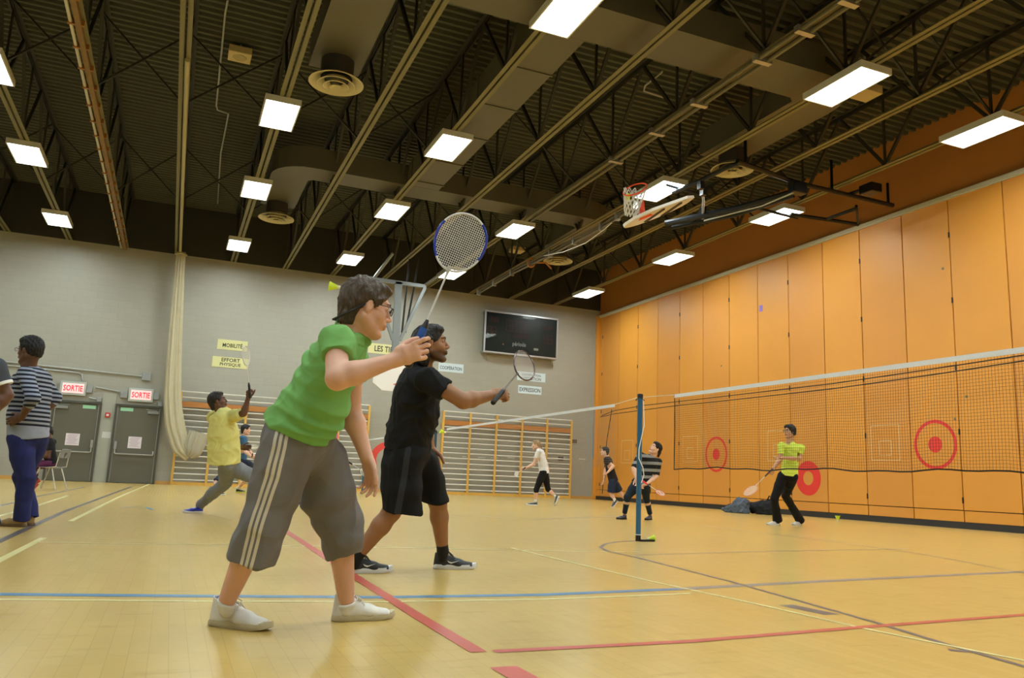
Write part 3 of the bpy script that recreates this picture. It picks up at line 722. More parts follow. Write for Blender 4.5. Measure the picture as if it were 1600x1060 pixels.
# brace tubes crossing the light
pipe('cross_tube', [zt(1040, 288, 6.95), zt(1110, 309, 6.85)], 0.035)
pipe('cross_tube', [zt(1173, 323, 6.85), zt(1246, 341, 6.8)], 0.035)
for (a_, b_) in (((1165, 254), 7.6), ((1300, 299), 7.6), ((1388, 320), 7.4)):
    q = zt(a_[0], a_[1], 6.9); pipe('hanger', [q, q+V(0, 0, b_-6.9)], 0.03)
# backboard: long axis between the two pixel ends, short axis away from the camera and up
e0 = zt(979, 351, 6.6); e1 = zt(1075, 319, 6.6)
D0 = depth(e0)
e0 = onD(978, 352, 14.6); e1 = onD(1075, 317, 15.1)
lx = unit(e1-e0); Lb = np.linalg.norm(e1-e0); cc = (e0+e1)/2
ly = unit(np.cross(lx, unit(CF*0.97+np.array([0, 0, 0.0])))); away = unit(CF-lx*(CF@lx)); up_ = unit(np.cross(away, lx))
if up_[2] < 0: up_ = -up_
sh = unit(away*0.97-up_*0.06)       # short axis, seen strongly foreshortened
nb_ = unit(np.cross(lx, sh)); nb_ = nb_ if nb_[2] > 0 else -nb_
pf = []; hw = Lb/2
for aa, bb in [(-0.55*hw, -0.5), (0.55*hw, -0.5), (0.95*hw, -0.3), (hw, 0.0)]: pf.append(cc+lx*aa+sh*bb)
for t_ in np.linspace(0.1, math.pi-0.1, 14): pf.append(cc+lx*hw*math.cos(t_)+sh*0.5*math.sin(t_))
pf += [cc-lx*hw, cc-lx*0.95*hw-sh*0.3]
m = MB().prism(pf, nb_*0.05); m.build('backboard', BBW, fh)
m = MB()
for f in (-0.1, 0.45): m.bar(cc+lx*hw*f-sh*0.35-nb_*0.0, cc+lx*hw*(f-0.02)+sh*0.35, 0.06, 0.04)
m.build('board_bracket', BK, fh)
m = MB(); rb = onD(1008, 336, 14.5); r1 = onD(1004, 320, 14.4)
m.prism([onD(999, 325, 14.4), onD(1006, 311, 14.4), onD(1008, 331, 14.4), onD(1021, 336, 14.5), onD(1000, 344, 14.5)], CF*0.14); m.build('rim_bracket', RIMC, fh)
rc2 = onD(990, 300, 14.35)
rax = unit(CR*0.35-CU*0.75+CF*0.45)     # axis of the tipped rim
s_, u_ = perp(rax, (0, 1, 0.2))
MB().tube([onD(992, 296, 14.3)+0.215*(math.cos(a)*s_+math.sin(a)*u_) for a in np.linspace(0, 2*math.pi, 33)[:-1]], 0.014, 8, closed=True).build('rim', RIMC, fh, smooth=True)
hoopnet(onD(992, 296, 14.3), unit(-CU*0.9+CF*0.3-CR*0.12), fh, 0.205, 0.48, tr=0.008)

# ================================================================== BADMINTON NETS AND POSTS
BLUE = mat('blue_post_paint', (34, 92, 130), 0.35, coat=0.3)
def post(x, y, label, h=1.54, r=0.027, mt=BLUE):
    e = empty('net_post', (x, y, 0), label, 'net post', 'badminton net posts')
    MB().lathe([(r, 0.05), (r, h-0.05)], (x, y, 0), n=20).build('pole', mt, e, smooth=True)
    MB().lathe([(r+0.003, h-0.05), (r+0.003, h-0.005), (r-0.008, h)], (x, y, 0), n=20).build('cap', BLACK, e, smooth=True)
    MB().lathe([(r+0.001, 0.0), (r+0.001, 0.06)], (x, y, 0), n=20).build('foot', BLACK, e)
    MB().lathe([(r+0.003, 0.062), (r+0.003, 0.07)], (x, y, 0), n=20).build('white_ring', WHITE, e)
    MB().tube([(x+0.045*math.cos(a), y+0.045*math.sin(a), h-0.06+0.012*math.sin(a*2)) for a in np.linspace(0, 6.28, 20)[:-1]], 0.004, 6, closed=True).build('tie_cord', BLACK, e)
    return e
pb = onz(997, 846, 0); PX, PY = pb[0], pb[1]
e = post(PX, PY, 'blue steel net post with black foot standing near the striped shirt woman')
MB().tube([(PX+0.02, PY-0.03, 1.49), (PX+0.035, PY-0.03, 1.2), (PX-0.03, PY-0.04, 0.95), (PX-0.03, PY-0.04, 0.85), (PX+0.02, PY-0.04, 0.76), (PX+0.04, PY-0.03, 0.68), (PX+0.012, PY-0.03, 0.60)], 0.005, 6).build('loose_cord', WHITE, e)
MB().span((PX, PY-0.05, 0), (PX+0.17, PY-0.02, 0.02)).build('base_lever', BLACK, e)
post(4.96, 15.93, 'dark blue net post in front of the second wall bars', 1.52, 0.03, mat('dark_blue_post', (52, 76, 96), 0.4))
post(5.09, 23.0, 'far blue net post beside the first wall bars', 1.52, 0.03)
CORD = mat('black_net_cord', (30, 24, 20), 0.8); TAPEW = mat('white_net_tape', (238, 241, 250), 0.6, noise=0.12, nscale=120)
def net(y0, y1, x, label, top=(1.52, 1.52), drop=0.76, bottom=None, cell=0.0225, r=0.00095, cordm=CORD, extra=True, grid=True, full=True):
    e = empty('badminton_net', (x, (y0+y1)/2, 0.8), label, 'badminton net', 'badminton nets')
    zt_ = lambda y: top[0]+(top[1]-top[0])*(y-y0)/(y1-y0)
    N = 60; ys = np.linspace(y0, y1, N)
    rr = random.Random(4); ph = [rr.uniform(0, 6) for _ in range(4)]
    zb = lambda y: zt_(y)-drop+0.008*math.sin(5*y+ph[0])+0.006*math.sin(13*y+ph[1])
    vs = []; 
    for y in ys:
        z = zt_(y); vs += [(x-0.003, y, z-0.036), (x-0.003, y, z+0.0), (x+0.003, y, z+0.0), (x+0.003, y, z-0.036)]
    m = MB(); m.add(vs, [(4*i+k, 4*i+(k+1) % 4, 4*i+4+(k+1) % 4, 4*i+4+k) for i in range(N-1) for k in range(4)]+[(0, 1, 2, 3), (4*N-1, 4*N-2, 4*N-3, 4*N-4)])
    m.build('top_tape', TAPEW, e)
    if grid:
        m = MB()
        ny = int((y1-y0)/cell); nz = int(drop/cell)
        def q(y, f): 
            z = zt_(y)-0.036; return (x+0.006*math.sin(2.2*y+3*f), y, z+(zb(y)-z)*f)
        def strand(pts, r):
            vs = []
            for p in pts: vs += [(p[0]-r, p[1], p[2]), (p[0]+r*0.5, p[1]+r*0.87, p[2]+r*0.3), (p[0]+r*0.5, p[1]-r*0.87, p[2]-r*0.3)]
            m.add(vs, [(3*i+k, 3*i+(k+1) % 3, 3*i+3+(k+1) % 3, 3*i+3+k) for i in range(len(pts)-1) for k in range(3)])
        for i in range(ny+1):
            y = y0+(y1-y0)*i/ny; strand([q(y, 0), q(y, 0.5), q(y, 1)], r)
        for j in range(1, nz):
            f = j/nz; P = []
            for y in np.linspace(y0, y1, 50):
                p = q(y, f); P.append((p[0], p[1], p[2]))
            vs = []
            for p in P: vs += [(p[0]-r, p[1], p[2]), (p[0]+r*0.5, p[1], p[2]+r*0.87), (p[0]+r*0.5, p[1], p[2]-r*0.87)]
            m.add(vs, [(3*i+k, 3*i+(k+1) % 3, 3*i+3+(k+1) % 3, 3*i+3+k) for i in range(len(P)-1) for k in range(3)])
        m.build('mesh', cordm, e)
    if full:
        MB().tube([(x, y, zb(y)) for y in ys], 0.006, 6).build('bottom_cord', CORD, e)
        for yy in (y0, y1): MB().tube([(x, yy, zt_(yy)), (x+0.006, yy, zt_(yy)-drop*0.5), (x, yy, zb(yy))], 0.004, 6).build('side_cord', CORD, e)
    return e
XN = 4.76
n1 = net(0.95, 7.05, XN, 'near badminton net with white top tape stretching out of frame at right', (1.505, 1.52), 0.76)
b5 = (onX(1600, 556, 7.0), )
MB().tube([(XN, 7.05, 1.515), (PX+0.02, PY, 1.505)], 0.003, 6).build('tie_rope', WHITE, n1)
n2 = net(8.46, 14.9, XN+0.1, 'middle badminton net with white tape running from the blue post to the wall bars', (1.525, 1.50), 0.76, cell=0.03, r=0.0007, cordm=mat('pale_net_cord', (150, 146, 138), 0.8), full=False)
MB().tube([(PX, PY+0.02, 1.505), (XN+0.1, 8.46, 1.52)], 0.003, 6).build('tie_rope', WHITE, n2)
MB().tube([(XN+0.1, 14.9, 1.49), (4.96, 15.9, 1.5)], 0.003, 6).build('tie_rope', WHITE, n2)
n3 = net(16.5, 22.4, XN+0.25, 'farthest badminton net with white tape crossing behind the two players', (1.52, 1.52), 0.76, cell=0.05, r=0.0007, cordm=mat('pale_net_cord', (150, 146, 138), 0.8), full=False)
MB().tube([(XN+0.25, 16.5, 1.51), (4.96, 15.95, 1.49)], 0.003, 6).build('tie_rope', WHITE, n3); MB().tube([(XN+0.25, 22.4, 1.51), (5.09, 22.98, 1.49)], 0.003, 6).build('tie_rope', WHITE, n3)
# the two long dark cords strung in front of the orange wall (at the far court)
for z0, lab in ((2.98, 'upper'), (2.84, 'lower')):
    pass
def wallline(pts, X, r, label, name='strung_cable'):
    o = MB().tube([onX(px, py, X) for px, py in pts], r, 6).build(name, CORD); tag(o, label, 'cable' if name == 'strung_cable' else 'rod'); return o
wallline([(940, 650), (960, 642), (1005, 634), (1058, 628), (1120, 621), (1300, 600), (1450, 578), (1640, 549)], 13.9, 0.012, 'upper of two long dark cables strung before the orange wall')
wallline([(938, 652), (960, 647), (1005, 641), (1058, 634), (1120, 628), (1300, 608), (1450, 587), (1640, 558)], 13.9, 0.012, 'lower of two long dark cables strung before the orange wall')
wallline([(956, 640), (948, 690), (941, 772)], 13.9, 0.014, 'thin slanting rod leaning by the corner of the orange wall', 'leaning_rod')

# ------------------------------------------------ shuttlecocks
SH = mat('yellow_green_feather', (214, 234, 60), 0.5); CORK = mat('cork', (226, 222, 200), 0.6)
def shuttle(p, ax, label, s=1.0):
    e = empty('shuttlecock', p, label, 'shuttlecock', 'yellow shuttlecocks')
    MB().lathe([(0.0, -0.024*s), (0.009*s, -0.022*s), (0.013*s, -0.012*s), (0.013*s, 0.0)], p, ax, 16).build('cork', CORK, e, smooth=True)
    m = MB(); m.lathe([(0.012*s, 0.0), (0.018*s, 0.02*s), (0.033*s, 0.06*s), (0.031*s, 0.06*s), (0.016*s, 0.02*s), (0.010*s, 0.0)], p, ax, 16, caps=False)
    d = unit(ax); s_, u_ = perp(d, (0, 1, 0.01))
    for k in range(16):
        a = 2*math.pi*k/16; m.tube([V(p)+d*0.0+0.011*s*(math.cos(a)*s_+math.sin(a)*u_), V(p)+d*0.064*s+0.0345*s*(math.cos(a)*s_+math.sin(a)*u_)], 0.0012*s, 4)
    m.build('skirt', SH, e, smooth=True); return e
p = onz(1014, 846, 0); shuttle((p[0], p[1], 0.026), unit((0.85, -0.3, 0.12)), 'yellow shuttlecock lying beside the foot of the blue post', 1.0)
p = onz(1309, 816, 0); shuttle((p[0], p[1], 0.034), (0, 0, 1), 'yellow shuttlecock standing on the floor before the orange wall', 1.5)
p = onD(528, 449, 11.0); shuttle(p, unit(-CR+0.15*CU), 'yellow shuttlecock flying high left of the green shirted player', 1.9)
p = onD(982, 313, 14.3); shuttle(p, (0, 0.3, 1), 'yellow shuttlecock caught in the folded basketball net', 1.7)
p = onY(533+161, 676, 20.0); shuttle(p, (-1, 0, 0.3), 'tiny yellow shuttlecock in flight in front of the second wall bars', 1.8)

# ------------------------------------------------ bag with jacket by the wall -- see below (cloth field)
# ================================================================== SMOOTH BODY SURFACES
# shapes are blended distance fields turned into one closed mesh
class Field:
    def __init__(s): s.p = []
    def seg(s, a, b, ra, rb, k=0.02, op='u'):
        a = V(a); b = V(b); r = max(ra, rb)
        d = b-a; L2 = float(d@d)+1e-12
        def fn(X, Y, Z):
            t = np.clip(((X-a[0])*d[0]+(Y-a[1])*d[1]+(Z-a[2])*d[2])/L2, 0, 1)
            return np.sqrt((X-a[0]-t*d[0])**2+(Y-a[1]-t*d[1])**2+(Z-a[2]-t*d[2])**2)-(ra+(rb-ra)*t)
        s.p.append((fn, np.minimum(a, b)-r, np.maximum(a, b)+r, k, op)); return s
    def eseg(s, a, b, wa, wb, side, k=0.02, op='u'):
        # elliptical cross-section: wa=(half width along side, half depth)
        a = V(a); b = V(b); d = b-a; L = np.linalg.norm(d)+1e-9; ax = d/L
        sd = V(side); sd = unit(sd-ax*(sd@ax)); up = np.cross(sd, ax); r = max(wa+wb)
        def fn(X, Y, Z):
            x0, y0, z0 = X-a[0], Y-a[1], Z-a[2]
            h = x0*ax[0]+y0*ax[1]+z0*ax[2]; t = np.clip(h/L, 0, 1); z = h-t*L
            x = x0*sd[0]+y0*sd[1]+z0*sd[2]; y = x0*up[0]+y0*up[1]+z0*up[2]
            w = wa[0]+(wb[0]-wa[0])*t; e = wa[1]+(wb[1]-wa[1])*t; m = np.minimum(w, e)
            q = np.sqrt((x/w)**2+(y/e)**2+(z/m)**2)+1e-6; l = np.sqrt(x*x+y*y+z*z)
            return np.where(q > 0.3, l*(1-1/q), (q-1)*m)
        s.p.append((fn, np.minimum(a, b)-r, np.maximum(a, b)+r, k, op)); return s
    def ell(s, c, rad, ax, k=0.015, op='u'):
        c = V(c); ax = np.array(ax, float); r = max(rad); rm = min(rad)
        def fn(X, Y, Z):
            x0, y0, z0 = X-c[0], Y-c[1], Z-c[2]
            u = [x0*ax[i][0]+y0*ax[i][1]+z0*ax[i][2] for i in range(3)]
            q = np.sqrt(sum((u[i]/rad[i])**2 for i in range(3)))+1e-6; l = np.sqrt(sum(q_*q_ for q_ in u))
            return np.where(q > 0.3, l*(1-1/q), (q-1)*rm)
        s.p.append((fn, c-r, c+r, k, op)); return s
    def cut(s, p, n, k=0.004, within=None):     # removes the side n points to
        p = V(p); n = unit(n)
        fn = lambda X, Y, Z: -((X-p[0])*n[0]+(Y-p[1])*n[1]+(Z-p[2])*n[2])
        lo, hi = (V(-99, -99, -99), V(99, 99, 99)) if within is None else (V(within[0])-within[1], V(within[0])+within[1])
        s.p.append((fn, lo, hi, k, 's')); return s
    def bounds(s):
        u = [q for q in s.p if q[4] == 'u']; return np.min([q[1] for q in u], 0)-0.03, np.max([q[2] for q in u], 0)+0.03
    def sample(s, lo, n, h):
        ax = [lo[i]+h*np.arange(n[i]) for i in range(3)]
        F = np.full(n, 0.25, np.float32)
        for fn, a, b, k, op in s.p:
            m = k+3*h; i0 = [max(0, int((a[i]-m-lo[i])/h)) for i in range(3)]; i1 = [min(n[i], int((b[i]+m-lo[i])/h)+2) for i in range(3)]
            if any(i1[i] <= i0[i] for i in range(3)): continue
            X = ax[0][i0[0]:i1[0], None, None].astype(np.float32); Y = ax[1][None, i0[1]:i1[1], None].astype(np.float32); Z = ax[2][None, None, i0[2]:i1[2]].astype(np.float32)
            D = fn(X, Y, Z).astype(np.float32); sl = (slice(i0[0], i1[0]), slice(i0[1], i1[1]), slice(i0[2], i1[2])); A = F[sl]
            if op == 'u':
                hh = np.maximum(k-np.abs(A-D), 0)/k; F[sl] = np.minimum(A, D)-hh*hh*k*0.25
            else:
                hh = np.maximum(k-np.abs(A+D), 0)/k; F[sl] = np.maximum(A, -D)+hh*hh*k*0.25
        return F
    def mesh(s, h, lo=None, hi=None, skip=()):
        if lo is None: lo, hi = s.bounds()
        n = tuple(int(math.ceil((hi[i]-lo[i])/h))+1 for i in range(3))
        F = s.sample(lo, n, h); N = F < 0
        c = [n[i]-1 for i in range(3)]
        cnt = np.zeros(c, np.int8)
        for i in (0, 1):
            for j in (0, 1):
                for k in (0, 1): cnt += N[i:i+c[0], j:j+c[1], k:k+c[2]]
        act = (cnt > 0) & (cnt < 8); idx = np.argwhere(act)
        if len(idx) == 0: return np.zeros((0, 3)), np.zeros((0, 4), int)
        cor = np.array([(i, j, k) for i in (0, 1) for j in (0, 1) for k in (0, 1)])
        f = np.stack([F[idx[:, 0]+a, idx[:, 1]+b, idx[:, 2]+d] for a, b, d in cor], 1)
        P = np.zeros((len(idx), 3)); W = np.zeros(len(idx))
        for a in range(8):
            for b in range(a+1, 8):
                if np.abs(cor[a]-cor[b]).sum() != 1: continue
                x = (f[:, a] < 0) != (f[:, b] < 0)
                t = np.where(x, f[:, a]/np.where(x, f[:, a]-f[:, b], 1), 0)
                P += np.where(x[:, None], cor[a]+t[:, None]*(cor[b]-cor[a]), 0); W += x
        P = P/W[:, None]+idx; vid = -np.ones(c, np.int64); vid[tuple(idx.T)] = np.arange(len(idx))
        Q = []
        for ax_ in range(3):
            o = [q for q in range(3) if q != ax_]
            A = [slice(1, n[i]-1) for i in range(3)]; A[ax_] = slice(0, n[ax_]-1); B = list(A); B[ax_] = slice(1, n[ax_])
            x = N[tuple(A)] != N[tuple(B)]; e = np.argwhere(x)
            if len(e) == 0: continue
            e = e+np.array([0 if i == ax_ else 1 for i in range(3)])
            ins = N[tuple(e.T)]
            q = []
            for da, db in ((-1, -1), (0, -1), (0, 0), (-1, 0)):
                w_ = e.copy(); w_[:, o[0]] += da; w_[:, o[1]] += db; q.append(vid[tuple(w_.T)])
            q = np.stack(q, 1)
            fl = ins if ax_ != 1 else ~ins
            q[~fl] = q[~fl][:, ::-1]; Q.append(q)
        Q = np.concatenate(Q); Pw = lo+P*h
        Q = Q[(Q >= 0).all(1)]
        for a, b in skip:
            cc = Pw[Q].mean(1); inside = ((cc > a) & (cc < b)).all(1); Q = Q[~inside]
        return Pw, Q
def cloth_noise(P, seed, wl=0.09, stretch=(1, 1, 1)):
    rs = np.random.RandomState(seed); X = P*np.array(stretch); o = np.zeros(len(P))
    wv = np.zeros_like(X)
    for _ in range(3):
        d = rs.randn(3); d /= np.linalg.norm(d); e = rs.randn(3); wv += np.outer(np.sin(X@d*2*np.pi/(wl*2.6)+rs.rand()*6), e)*wl*0.22
    X = X+wv
    for i in range(6):
        d = rs.randn(3); d /= np.linalg.norm(d); L = wl*(0.6+rs.rand()); o += (1-2*np.abs(np.sin(X@d*np.pi/L+rs.rand()*6)))*L/wl
    return o/4.0
def fmesh(name, parts, material, parent, wr=0.0, seed=1, wl=0.09, stretch=(1, 1, 1), attrs=None, zmin=None):
    Vs = []; Qs = []; n = 0
    for P, Q in parts:
        Vs.append(P); Qs.append(Q+n); n += len(P)
    P = np.concatenate(Vs); Q = np.concatenate(Qs)
    used = np.zeros(len(P), bool); used[Q.ravel()] = True; mp = np.cumsum(used)-1; P = P[used]; Q = mp[Q]
    if zmin is not None: P[:, 2] = np.maximum(P[:, 2], zmin)
    me = bpy.data.meshes.new(name); me.vertices.add(len(P)); me.vertices.foreach_set('co', P.astype(np.float32).ravel())
    me.loops.add(Q.size); me.loops.foreach_set('vertex_index', Q.astype(np.int32).ravel())
    me.polygons.add(len(Q)); me.polygons.foreach_set('loop_start', np.arange(0, Q.size, 4, dtype=np.int32)); me.polygons.foreach_set('loop_total', np.full(len(Q), 4, np.int32))
    me.update(calc_edges=True)
    # light smoothing of the sampled surface, then fine cloth folds along the normal
    E = np.zeros(len(me.edges)*2, np.int32); me.edges.foreach_get('vertices', E); E = E.reshape(-1, 2)
    for _ in range(2):
        S = np.zeros_like(P); W = np.zeros(len(P)); np.add.at(S, E[:, 0], P[E[:, 1]]); np.add.at(S, E[:, 1], P[E[:, 0]]); np.add.at(W, E[:, 0], 1); np.add.at(W, E[:, 1], 1)
        P = P*0.5+0.5*S/np.maximum(W, 1)[:, None]
    me.vertices.foreach_set('co', P.astype(np.float32).ravel()); me.update()
    if wr:
        Nn = np.zeros(len(P)*3, np.float32); me.vertices.foreach_get('normal', Nn) if False else me.vertex_normals.foreach_get('vector', Nn)
        P = P+Nn.reshape(-1, 3)*((cloth_noise(P, seed, wl, stretch)+0.35)*wr)[:, None]
        if zmin is not None: P[:, 2] = np.maximum(P[:, 2], zmin)
        me.vertices.foreach_set('co', P.astype(np.float32).ravel())
    me.polygons.foreach_set('use_smooth', [True]*len(me.polygons)); me.update()
    if attrs:
        Nn = np.zeros(len(P)*3, np.float32); me.vertex_normals.foreach_get('vector', Nn); Nn = Nn.reshape(-1, 3)
        for an, fn in attrs.items():
            a = me.attributes.new(an, 'FLOAT', 'POINT'); a.data.foreach_set('value', np.asarray(fn(P, Nn), np.float32))
    me.materials.append(material)
    o = bpy.data.objects.new(name, me); C.objects.link(o)
    if parent is not None: attach(o, parent)
    return o

# ------------------------------------------------ figure materials
def skin(name, c, lip=None, beard=None):
    m = mat(name, c, 0.5, noise=0.07, nscale=14, bump=0.06, bscale=180, spec=0.4)
    b = m.node_tree.nodes['Principled BSDF']; b.inputs['Subsurface Weight'].default_value = 0.0
    nt = m.node_tree; src = b.inputs['Base Color'].links[0].from_socket
    at = nd(nt, 'ShaderNodeAttribute'); at.attribute_name = 'lip'; col = mixn(nt, at.outputs['Fac'], src, lin(lip or (c[0]*0.85, c[1]*0.55, c[2]*0.55)))
    at = nd(nt, 'ShaderNodeAttribute'); at.attribute_name = 'beard'; col = mixn(nt, at.outputs['Fac'], col, lin(beard or c))
    nt.links.new(col, b.inputs['Base Color']); return m
def fabric(name, c, rough=0.85, bump=0.25, bscale=350, noise=0.05):
    return mat(name, c, rough, noise=noise, nscale=6, bump=bump, bscale=bscale, spec=0.25)
def striped(name, c0, attr, bands, rough=0.85):
    # bands: list of (lo, hi, colour) on attribute value; or ('wave', period, duty, colour)
    m = fabric(name, c0, rough); nt = m.node_tree; b = nt.nodes['Principled BSDF']; src = b.inputs['Base Color'].links[0].from_socket
    at = nd(nt, 'ShaderNodeAttribute'); at.attribute_name = attr; v = at.outputs['Fac']
    for bd in bands:
        if bd[0] == 'wave':
            f = mathn(nt, 'LESS_THAN', mathn(nt, 'FRACT', mathn(nt, 'DIVIDE', v, bd[1])), bd[2])
            if len(bd) > 4:
                f = mathn(nt, 'MULTIPLY', f, mathn(nt, 'GREATER_THAN', v, bd[4])); f = mathn(nt, 'MULTIPLY', f, mathn(nt, 'LESS_THAN', v, bd[5]))
            src = mixn(nt, f, src, lin(bd[3]))
        else:
            f = mathn(nt, 'MULTIPLY', mathn(nt, 'GREATER_THAN', v, bd[0]), mathn(nt, 'LESS_THAN', v, bd[1])); src = mixn(nt, f, src, lin(bd[2]))
    nt.links.new(src, b.inputs['Base Color']); return m
def hairmat(name, c):
    return mat(name, c, 0.5, noise=0.3, nscale=40, bump=0.9, bscale=90, spec=0.35, stretch=(1, 1, 0.25))
EYEW = mat('eye_white', (226, 222, 216), 0.2); IRIS = mat('iris_brown', (44, 28, 20), 0.15)
GLASS = mat('black_glasses_frame', (20, 20, 24), 0.3); LENS = mat('lens_glass', (220, 230, 240), 0.02, alpha=0.18, spec=0.9)

def rot(v, ax, a):
    ax = unit(ax); v = V(v); return v*math.cos(a)+np.cross(ax, v)*math.sin(a)+ax*(ax@v)*(1-math.cos(a))
GR = unit([CR[0], CR[1], 0]); GF = unit([CF[0], CF[1], 0]); GU = V(0, 0, 1)       # ground directions: picture right, away, up
def yawdir(deg):            # 0 = toward picture right, 90 = away from the camera, 180 = picture left
    a = math.radians(deg); return GR*math.cos(a)+GF*math.sin(a)

def add_head(B, c, f, u, k, ear=1.0, jaw=1.0):
    s = np.cross(f, u); A = (f, s, u)
    P = lambda a, b, d: V(c)+(f*a+s*b+u*d)*k
    e = lambda a, b, d, r, kk=0.015, op='u': B.ell(P(a, b, d), [x*k for x in r], A, kk*k, op)
    e(-0.012, 0, 0.036, (0.094, 0.074, 0.086)); e(0.028, 0, -0.022, (0.062, 0.056*jaw, 0.078), 0.03)
    e(-0.045, 0, 0.0, (0.055, 0.06, 0.065), 0.03)
    for b in (-1, 1):
        B.seg(P(-0.005, 0.052*b*jaw, -0.045), P(0.062, 0.018*b, -0.098), 0.02*k, 0.017*k, 0.025*k)
        e(0.052, 0.036*b, -0.024, (0.026, 0.022, 0.024), 0.02)
        e(0.083, 0.031*b, 0.012, (0.012, 0.018, 0.012), 0.012, 's')
        e(0.070, 0.031*b, 0.012, (0.015, 0.016, 0.013), 0.006)
        e(0.0, 0.074*b, -0.002, (0.016*ear, 0.009, 0.030), 0.008); e(0.004, 0.085*b, -0.0, (0.008, 0.006, 0.018), 0.005, 's')
        e(0.098, 0.011*b, -0.028, (0.010, 0.008, 0.007), 0.007)
    e(0.074, 0, 0.034, (0.020, 0.046, 0.012), 0.015); e(0.074, 0, -0.096, (0.017, 0.020, 0.016), 0.02)
    B.seg(P(0.086, 0, 0.016), P(0.108, 0, -0.020), 0.0075*k, 0.0105*k, 0.010*k)
    e(0.082, 0, -0.052, (0.018, 0.028, 0.018), 0.012)
    e(0.093, 0, -0.0505, (0.010, 0.022, 0.0055), 0.004); e(0.092, 0, -0.0625, (0.010, 0.019, 0.0065), 0.004)
    e(0.102, 0, -0.0565, (0.008, 0.024, 0.0016), 0.002, 's')
    return P
def head_extras(root, c, f, u, k, hairc, glasses=False, fine=True, brow=None):
    s = np.cross(f, u); P = lambda a, b, d: V(c)+(f*a+s*b+u*d)*k
    ey = MB(); ir = MB()
    for b in (-1, 1):
        cc = P(0.0735, 0.031*b, 0.012)
        q = MB(); q.lathe([(0.0001, -0.0115*k)]+[(0.0115*k*math.sin(t), -0.0115*k*math.cos(t)) for t in np.linspace(0.3, 2.84, 8)]+[(0.0001, 0.0115*k)], cc, f, 14)
        eo = q.build('eye', EYEW, root, smooth=True)
        MB().lathe([(0.0001, 0.0118*k), (0.0048*k, 0.0112*k), (0.005*k, 0.010*k)], cc, f, 12).build('iris', IRIS, eo)
        MB().tube([P(0.094, 0.014*b, 0.030), P(0.092, 0.03*b, 0.036), P(0.076, 0.049*b, 0.030)], [0.0026*k, 0.0034*k, 0.0018*k], 6).build('eyebrow', brow or hairc, root)
    if glasses:
        g = MB(); hu_ = u
        for b in (-1, 1):
            pts = [P(0.106-0.010*abs(math.cos(t))*0.3, b*0.033+0.025*math.cos(t), 0.008+0.016*math.sin(t)*(1 if math.sin(t) < 0 else 0.9)) for t in np.linspace(0, 2*math.pi, 25)[:-1]]
            g.tube(pts, 0.0019*k, 6, closed=True); g.tube([p_+hu_*0.001 for p_ in pts[1:12]], 0.0028*k, 6)
            g.tube([P(0.104, 0.058*b, 0.014), P(0.085, 0.071*b, 0.016), P(0.01, 0.077*b, 0.012), P(-0.018, 0.077*b, 0.0)], 0.0018*k, 6)
        g.tube([P(0.106, -0.009, 0.012), P(0.109, 0, 0.014), P(0.106, 0.009, 0.012)], 0.0018*k, 6)
        go = g.build('glasses', GLASS, root, smooth=True)
        l = MB()
        for b in (-1, 1): l.add([P(0.105, b*0.033+0.0245*math.cos(t), 0.008+0.0155*math.sin(t)) for t in np.linspace(0, 2*math.pi, 21)[:-1]], [tuple(range(20))])
        l.build('lens', LENS, go)
